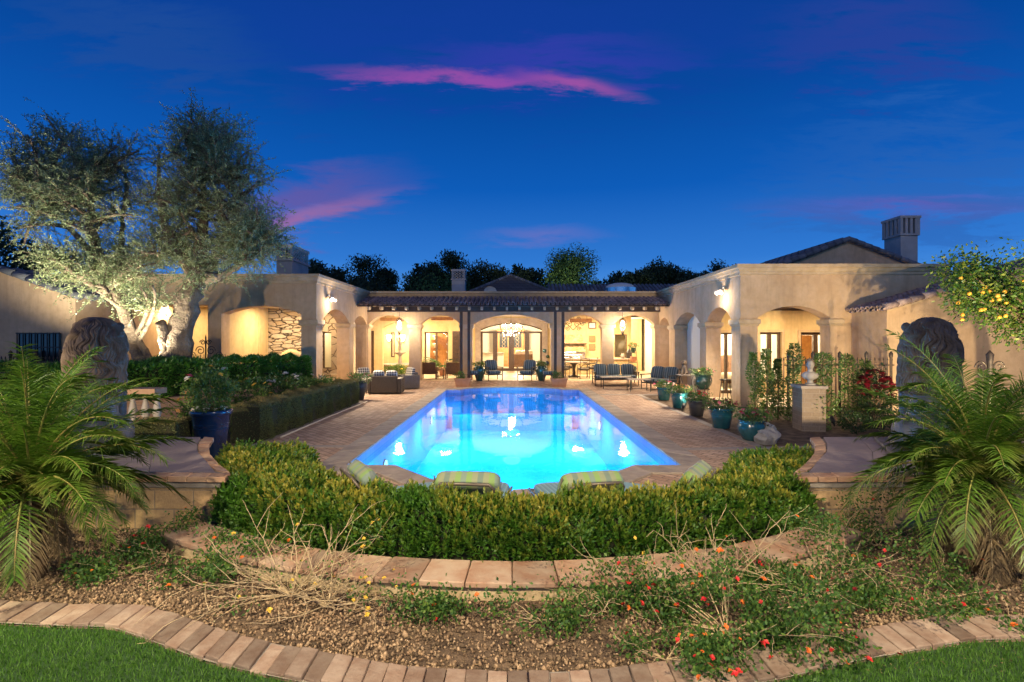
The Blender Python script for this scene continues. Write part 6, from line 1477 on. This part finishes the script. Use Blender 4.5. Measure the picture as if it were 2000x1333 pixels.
# ---------------------------------------------------------------- terrace furniture
M['wicker'] = brickmat('dark_wicker', (.055, .035, .022), (.085, .055, .035), (.02, .012, .008), .03, .012, 0, .002, 'V', .6)
M['greyweave'] = brickmat('grey_wicker', (.16, .14, .12), (.22, .19, .165), (.06, .05, .04), .03, .012, 0, .002, 'V', .7)
M['brownweave'] = brickmat('brown_wicker', (.14, .07, .04), (.18, .10, .06), (.05, .03, .02), .03, .012, 0, .002, 'V', .6)
M['check'] = stripemat('black_white_check', [(.72, .68, .60), (.03, .03, .035)], .045, 0, .9, (2, .045, [(.75, .7, .62), (.03, .03, .035)]))
M['stripe'] = stripemat('blue_grey_stripe', [(.035, .06, .075), (.13, .17, .19), (.04, .075, .09), (.20, .23, .23)], .05, 0)
M['gunmetal'] = mat('gunmetal', (.06, .052, .045), .45, metal=.5)
def wick_chair(label, loc, rz, w_=.42, m='greyweave', backlow=.0, n=1, name='wicker_chair', cat='armchair', grp='wicker seating left of the pool'):
    t_ = thing(name, label, cat, loc, rz, grp)
    MB().box(-w_+.13, w_-.13, -.38, .3, .04, .30).build('base', m, t_, bevel=.02)
    for sx in (-1, 1): MB().box(*sorted((sx*w_, sx*(w_-.13))), -.42, .38, .03, .56).build('arm', m, t_, bevel=.03)
    MB().box(-w_+.13, w_-.13, .26, .38, .04, .66).build('backrest', m, t_, bevel=.03)
    ww = (w_-.14)/n
    for i in range(n):
        x = -w_+.14+ww*(2*i+1); T = Matrix.Translation((x, -.06, .38)); MB().cushion((0, 0, 0), (ww*.98, .34, .085), T, 5).build('seat_cushion', 'cream', t_)
        T = Matrix.Translation((x, .18, .62)) @ Matrix.Rotation(R(-14), 4, 'X'); MB().cushion((0, 0, 0), (ww*.92, .09, .24), T, 4.5).build('back_cushion', M['check'], t_)
    return t_
wick_chair('wicker armchair with checked cushion nearest the boxwood', (-5.85, 20.4, 0), R(38), .42)
wick_chair('wicker armchair with checked cushion facing the dark sofa', (-4.25, 20.6, 0), R(-48), .42)
wick_chair('dark wicker loveseat with its back to the pool corner', (-4.62, 18.8, 0), R(183), .60, 'wicker', 0, 2, 'wicker_loveseat', 'loveseat')
ot = thing('ottoman', 'grey wicker ottoman between the checked armchairs', 'ottoman', (-5.2, 21.5, 0)); MB().box(-.4, .4, -.3, .3, .03, .36).build('base', 'greyweave', ot, bevel=.03); MB().cushion((0, 0, .42), (.4, .3, .07), None, 5).build('cushion', 'cream', ot)
def side_table(name, label, loc, w_, d_, h, m='gunmetal', top='travertine', cat='side table', grp=None):
    t_ = thing(name, label, cat, loc, 0, grp); MB().box(-w_, w_, -d_, d_, h-.03, h).build('table_top', top, t_, bevel=.006)
    for sx in (-1, 1):
        for sy in (-1, 1): MB().box(*sorted((sx*w_*.94, sx*(w_*.94-.03))), *sorted((sy*d_*.92, sy*(d_*.92-.03))), 0, h-.032).build('leg', m, t_)
    f_ = MB(); f_.box(-w_*.88, w_*.88, -.012, .012, .1, .125); f_.build('stretcher', m, t_); return t_
side_table('side_table', 'small side table between the boxwood and the dark loveseat', (-5.48, 18.9, 0), .17, .17, .52)
side_table('side_table', 'small low table between the two brown wicker armchairs', (-3.38, 24.0, ZF), .2, .2, .45, 'brownweave', 'brownweave')
def slat_chair(label, loc, rz, w_=.33, fab='stripe', n=1, name='patio_armchair', cat='armchair', grp='striped patio seating', backonly=None):
    t_ = thing(name, label, cat, loc, rz, grp)
    for sx in (-1, 1):
        MB().tube([(sx*w_, -.32, 0), (sx*w_, -.33, .3), (sx*w_, -.34, .57)], [.016, .022, .026], 8).build('leg', 'gunmetal', t_)
        MB().tube([(sx*w_, .3, 0), (sx*w_, .28, .35), (sx*w_, .40, .84)], [.016, .022, .018], 8).build('leg', 'gunmetal', t_)
        MB().box(*sorted((sx*(w_-.035), sx*(w_+.045))), -.39, .33, .565, .6).build('arm', 'gunmetal', t_, bevel=.01)
    fr_ = MB(); fr_.box(-w_+.02, w_-.02, -.34, .3, .24, .29); fr_.build('seat_frame', 'gunmetal', t_, bevel=.01)
    bf = MB(); bf.tube([(-w_, .39, .82), (0, .41, .86), (w_, .39, .82)], .018, 8)
    for k in range(int(w_*2/.09)): x = -w_+.05+k*.09; bf.tube([(x, .28, .3), (x, .4, .83)], .007, 5)
    bf.build('back_frame', 'gunmetal', t_)
    ww = (w_-.03)/n
    for i in range(n):
        x = -w_+.03+ww*(2*i+1); MB().cushion((0, 0, 0), (ww*.99, .33, .075), Matrix.Translation((x, -.03, .37)), 5).build('seat_cushion', M[fab], t_)
        MB().cushion((0, 0, 0), (ww*.95, .085, .25), Matrix.Translation((x, .27, .66)) @ Matrix.Rotation(R(-15), 4, 'X'), 4.5).build('back_cushion', M[fab], t_)
    return t_
slat_chair('striped armchair left of the entry doors beside the green urn', (-.86, 23.1, ZF), R(22), .33)
slat_chair('striped armchair right of the entry doors beside the green urn', (.70, 23.1, ZF), R(-24), .33)
slat_chair('long striped patio sofa facing the pool', (4.42, 21.95, .02), R(2), .92, 'stripe', 3, 'patio_sofa', 'sofa')
slat_chair('striped loveseat angled toward the coffee tables', (5.85, 20.2, 0), R(-52), .66, 'stripe', 2, 'patio_loveseat', 'loveseat')
for i, (x, lb) in enumerate(((-3.86, 'left brown wicker armchair seen from behind'), (-2.72, 'right brown wicker armchair seen from behind'))):
    t_ = thing('wicker_armchair', lb, 'armchair', (x, 24.0, ZF), PI, 'brown wicker armchairs in the second arch'); w_ = .33
    MB().box(-w_, w_, .26, .32, .30, .78).build('backrest', 'brownweave', t_, bevel=.02); MB().box(-w_, w_, -.3, .255, .22, .31).build('seat', 'brownweave', t_, bevel=.02); MB().cushion((0, -.02, .37), (.3, .28, .06), None, 5).build('seat_cushion', 'cream', t_)
    for sx in (-1, 1):
        MB().box(*sorted((sx*w_, sx*(w_+.05))), -.3, .3, .5, .55).build('arm', 'brownweave', t_, bevel=.01)
        for y in (-.27, .27): MB().box(*sorted((sx*(w_-.0), sx*(w_+.045))), y-.025, y+.025, 0, .5).build('leg', 'brownweave', t_)
st_ = thing('footstool', 'blue cushioned footstool by the right porch posts', 'footstool', (1.6, 22.4, .14)); MB().cushion((0, 0, .40), (.25, .22, .07), None, 5).build('cushion', M['stripe'], st_); MB().box(-.24, .24, -.21, .21, .28, .33).build('seat_frame', 'gunmetal', st_)
for sx in (-1, 1):
    for sy in (-1, 1): MB().cyl((sx*.22, sy*.19, 0), (sx*.22, sy*.19, .28), .014, .02, 8).build('leg', 'gunmetal', st_)
st2 = cp(st_, (-1.72, 22.6, ZF), 0, 'blue cushioned footstool behind the left terracotta planter')
side_table('coffee_table', 'long low coffee table in front of the striped sofa', (4.25, 20.9, 0), .62, .3, .46, cat='coffee table', grp='coffee tables right of the pool')
side_table('coffee_table', 'square coffee table nearest the pool and the loveseat', (4.85, 19.6, 0), .42, .32, .47, cat='coffee table', grp='coffee tables right of the pool')
dt = thing('dining_table', 'round stone topped dining table before the barbecue', 'dining table', (3.05, 25.2, ZF)); MB().lathe([(0, .70), (.72, .70), (.75, .72), (.75, .745), (0, .75)], n=36).build('table_top', 'travertine', dt); b = MB().lathe([(.3, .0), (.28, .04), (.08, .1), (.06, .4), (.12, .6), (.3, .70)], n=20); b.build('pedestal', 'gunmetal', dt)
def xchair(label, loc, rz):
    t_ = thing('dining_chair', label, 'dining chair', loc, rz, 'iron dining chairs'); MB().cushion((0, 0, .45), (.24, .23, .05), None, 5).build('seat_cushion', 'greyweave', t_); b = MB(); b.box(-.24, .24, -.23, .23, .38, .40); b.build('seat', 'gunmetal', t_)
    for sx in (-1, 1):
        MB().tube([(sx*.23, .22, 0), (sx*.23, .22, .42), (sx*.22, .29, .92)], .014, 6).build('leg', 'gunmetal', t_); MB().tube([(sx*.23, -.22, 0), (sx*.23, -.22, .62)], .014, 6).build('leg', 'gunmetal', t_); MB().tube([(sx*.23, -.22, .62), (sx*.24, .1, .65), (sx*.22, .26, .68)], .016, 6).build('arm', 'gunmetal', t_)
    b = MB(); b.tube([(-.22, .29, .92), (0, .31, .95), (.22, .29, .92)], .016, 6); b.tube([(-.22, .25, .52), (.22, .25, .52)], .012, 6); b.tube([(-.22, .25, .53), (.22, .29, .91)], .012, 6); b.tube([(.22, .25, .53), (-.22, .29, .91)], .012, 6); b.tube([(.07*math.cos(a), .27, .72+.07*math.sin(a)) for a in np.linspace(0, 2*PI, 14)], .01, 5); b.build('backrest', 'gunmetal', t_); return t_
x0 = xchair('dining chair with crossed back nearest the striped sofa', (3.38, 24.2, ZF), R(188)); cp(x0, (2.45, 24.5, ZF), R(150), 'dining chair half hidden by the right porch post'); cp(x0, (3.95, 25.4, ZF), R(-95), 'dining chair on the right of the stone table'); cp(x0, (2.9, 26.05, ZF), R(5), 'dining chair on the barbecue side of the stone table')
# fountain, palm pot, ornaments
ftn = thing('fountain', 'carved stone cherub fountain against the arched niche', 'fountain', (-6.1, 27.9, ZF)); MB().lathe([(0, 0), (1.0, 0), (1.0, .42), (1.08, .45), (1.08, .52), (.92, .52), (.9, .40), (0, .40)], n=32).build('basin', 'travertine', ftn)
MB().lathe([(.14, .4), (.1, .6), (.07, .9), (.12, 1.0), (.34, 1.12), (.36, 1.15), (.1, 1.1), (.07, 1.3), (.1, 1.45)], n=24).build('pedestal', 'marble', ftn)
b = MB(); b.ball((0, 0, 1.62), (.10, .08, .18), 14, 10); b.ball((0, -.02, 1.88), (.075, .08, .09), 14, 10); b.tube([(-.08, 0, 1.7), (-.17, -.04, 1.82), (-.14, -.08, 1.96)], [.03, .026, .02], 8); b.tube([(.08, 0, 1.7), (.17, -.06, 1.62), (.12, -.13, 1.58)], [.03, .026, .02], 8); b.tube([(-.05, 0, 1.5), (-.06, -.06, 1.36), (-.05, .0, 1.22)], [.05, .04, .03], 8); b.tube([(.05, 0, 1.5), (.06, -.04, 1.35), (.05, 0, 1.22)], [.05, .04, .03], 8)
o = b.build('statue', 'marble', ftn); rm = o.modifiers.new('remesh', 'REMESH'); rm.mode = 'VOXEL'; rm.voxel_size = .012; rm.use_smooth_shade = True
bush('water_plants', 'green plants at the foot of the cherub fountain', 'plants', (-5.9, 26.2, ZF), .5, .55, 900, .09, .04, 'leafg', None, ['yellow'], 4, .05, 75)
pp = pot('small stone pot holding the indoor palm by the display doors', (-3.55, 26.1, ZF), .2, .34, 'terra', 'taper', None)
t_ = thing('areca_palm', 'feathery potted palm in front of the glazed display doors', 'potted palm', (-3.55, 26.1, ZF+.3)); rr = random.Random(9); CC = []; DD = []; b = MB()
for k in range(14):
    a = rr.uniform(0, 6.28); e_ = rr.uniform(.7, 1.4); p = np.array([0, 0, 0.]); path = [p.copy()]
    for s_ in range(10): e_ -= .13; p = p+np.array([math.cos(a)*math.cos(e_), math.sin(a)*math.cos(e_), math.sin(e_)])*.115; path.append(p.copy())
    b.tube([tuple(q) for q in path], .007, 4)
    for q in np.linspace(2.5, 9.9, 26):
        i = int(q); c = path[i]+(path[i+1]-path[i])*(q-i) if i < 10 else path[10]; tdir = path[min(i+1, 10)]-path[i]; sd = np.cross(tdir, [0, 0, 1.])
        for sg in (-1, 1): CC.append(c); DD.append(sd*sg+tdir*.8+np.array([0, 0, -.03]))
b.build('stems', 'stem', t_); V, F = leaves(np.array(CC), np.array(DD), .24, .028, .1, 3); arr_mesh('foliage', V, F, M['leafg'], t_)
ps = thing('pot_rack', 'black iron tiered rack of ceramic pots on the right', 'plant rack', (5.75, 24.3, ZF)); b = MB()
for sx in (-1, 1): b.tube([(sx*.25, 0, 0), (sx*.2, .05, .8), (sx*.14, .1, 1.5), (0, .1, 1.62)], .012, 6)
for z, w_ in ((.25, .24), (.75, .2), (1.2, .16)): b.tube([(w_*math.cos(a), .12*math.sin(a), z) for a in np.linspace(0, 2*PI, 20)], .01, 5)
b.build('frame', 'iron', ps)
for z, r, h, m, lb in ((.0, .2, .3, 'charcoal', 'dark pot at the foot of the iron rack'), (.26, .17, .3, 'teal', 'pale teal round pot on the rack, lowest shelf'), (.76, .16, .26, 'terra', 'ochre pot on the middle shelf of the rack'), (1.21, .12, .24, 'green', 'small green jar on the top shelf of the rack')): pot(lb, (5.75, 24.28, ZF+z), r, h, m, 'bowl', None, 'pot')
bush('dried_plant', 'dry reddish plant on top of the pot rack', 'plant', (5.75, 24.3, ZF+1.44), .2, .2, 200, .1, .02, 'leafg', None, ['orange'], 10, .03, 77)
for k, (px, py, r, m) in enumerate(((1064, 686, .12, 'teal'), (1070, 697, .10, 'green'), (1069, 710, .13, 'blueglaze'))):
    p = P(px, py, 29.7); t_ = thing('wall_plate', ('teal round plate, topmost beside the entry arch', 'green plate in the middle beside the entry arch', 'deep blue plate, lowest beside the entry arch')[k], 'wall plate', (p.x, 29.93, p.z), 0, 'ceramic plates on the entry wall'); b = MB().lathe([(0, 0), (r*.7, .01), (r, .04), (r, .05), (0, .02)], n=20); b.v = [(x, -z, y) for x, y, z in b.v]; b.build('plate', m, t_)
b = MB()
for sg in (-1, 1):
    for (x, z, r) in ((.2, .0, .17), (.5, .05, .15), (.28, .28, .12), (.3, -.24, .12), (.62, .22, .09)): scroll(b, sg*x, z, r, sg, 0, 1.4, .014)
    b.tube([(0, 0, -.3), (sg*.3, 0, .0), (sg*.7, 0, .12)], .012, 5)
p = P(1120, 634, 27.4); t_ = thing('wall_grille', 'scrolled iron wall ornament above the barbecue hood', 'wall ornament', (p.x, 27.46, p.z)); b.build('scrollwork', 'iron', t_)
M['copper'] = mat('red_clay_relief', (.42, .14, .06), .7, (.5, .22, .1), 30, .8, 60)
for k, py in enumerate((662, 678)): p = P(1157, py, 27.4); tag(MB().box(p.x-.17, p.x+.17, 27.44, 27.495, p.z-.17, p.z+.17).build('relief_tile', M['copper'], None, bevel=.01), ('upper' if k == 0 else 'lower')+' red clay relief tile on the barbecue wall', 'wall tile', 'relief tiles on the barbecue wall')
p = P(1157, 636, 27.4); t_ = thing('picture_frame', 'small dark framed opening high on the barbecue wall', 'picture', (p.x, 27.47, p.z)); b = MB()
for (x0, x1, z0, z1) in ((-.2, .2, .13, .17), (-.2, .2, -.17, -.13), (-.2, -.16, -.129, .129), (.16, .2, -.129, .129)): b.box(x0, x1, -.03, .02, z0, z1)
b.build('frame', 'door', t_); MB().box(-.16, .16, .0, .015, -.13, .13).build('picture', 'rooml', t_)
rb = thing('jar', 'dark arched ornament on the barbecue counter', 'ornament', (6.2, 27.1, 1.001)); MB().box(-.14, .14, -.08, .08, 0, .3).build('body', 'charcoal', rb, bevel=.02); MB().lathe([(.17, .3), (.1, .4), (.02, .5), (0, .5)], n=4).build('roof', 'charcoal', rb)
vs = thing('jar', 'pale round jar on the barbecue counter', 'jar', (5.85, 27.05, 1.001)); MB().lathe([(0, 0), (.08, 0), (.12, .1), (.1, .2), (.06, .24), (.07, .27), (.05, .27)], n=18).build('body', 'marble', vs)
# iron console with seated dog statue
it = thing('console_table', 'wrought iron console with curled legs by the wing column', 'console table', (6.15, 18.0, 0)); MB().box(-.32, .32, -.2, .2, .72, .75).build('table_top', 'travertine', it, bevel=.006)
for sx in (-1, 1):
    for sy in (-1, 1): MB().tube([(sx*.28, sy*.16, .72), (sx*.2, sy*.13, .5), (sx*.24, sy*.15, .2), (sx*.32, sy*.18, .03), (sx*.38, sy*.2, .07)], .011, 6).build('leg', 'iron', it)
dg = thing('dog_statue', 'dark bronze seated dog statue on the iron console', 'dog statue', (6.05, 18.0, .751), R(-25)); b = MB()
b.ball((0, .06, .12), (.11, .14, .12), 14, 10); b.ball((0, -.0, .24), (.085, .09, .16), 14, 10); b.ball((0, -.06, .42), (.075, .08, .085), 14, 10); b.ball((0, -.15, .40), (.04, .06, .035), 12, 8); b.ball((0, -.03, .34), (.06, .06, .09))
for sx in (-1, 1): b.tube([(sx*.05, -.05, .28), (sx*.055, -.09, .12), (sx*.055, -.1, .02)], [.035, .028, .026], 8); b.ball((sx*.055, -.12, .015), (.03, .045, .02)); b.ball((sx*.09, .04, .06), (.05, .11, .06)); b.ball((sx*.08, -.04, .40), (.02, .04, .07))
o = b.build('body', M['bronze'], dg); rm = o.modifiers.new('remesh', 'REMESH'); rm.mode = 'VOXEL'; rm.voxel_size = .01; rm.use_smooth_shade = True
stl = thing('stool', 'black iron bar stool behind the corner column', 'stool', (6.75, 14.6+1.6, .02)); MB().lathe([(0, .66), (.17, .66), (.18, .70), (0, .72)], n=20).build('seat', 'gunmetal', stl)
for k in range(4): a = PI/4+k*PI/2; MB().tube([(.12*math.cos(a), .12*math.sin(a), .66), (.2*math.cos(a), .2*math.sin(a), 0)], .011, 6).build('leg', 'gunmetal', stl)
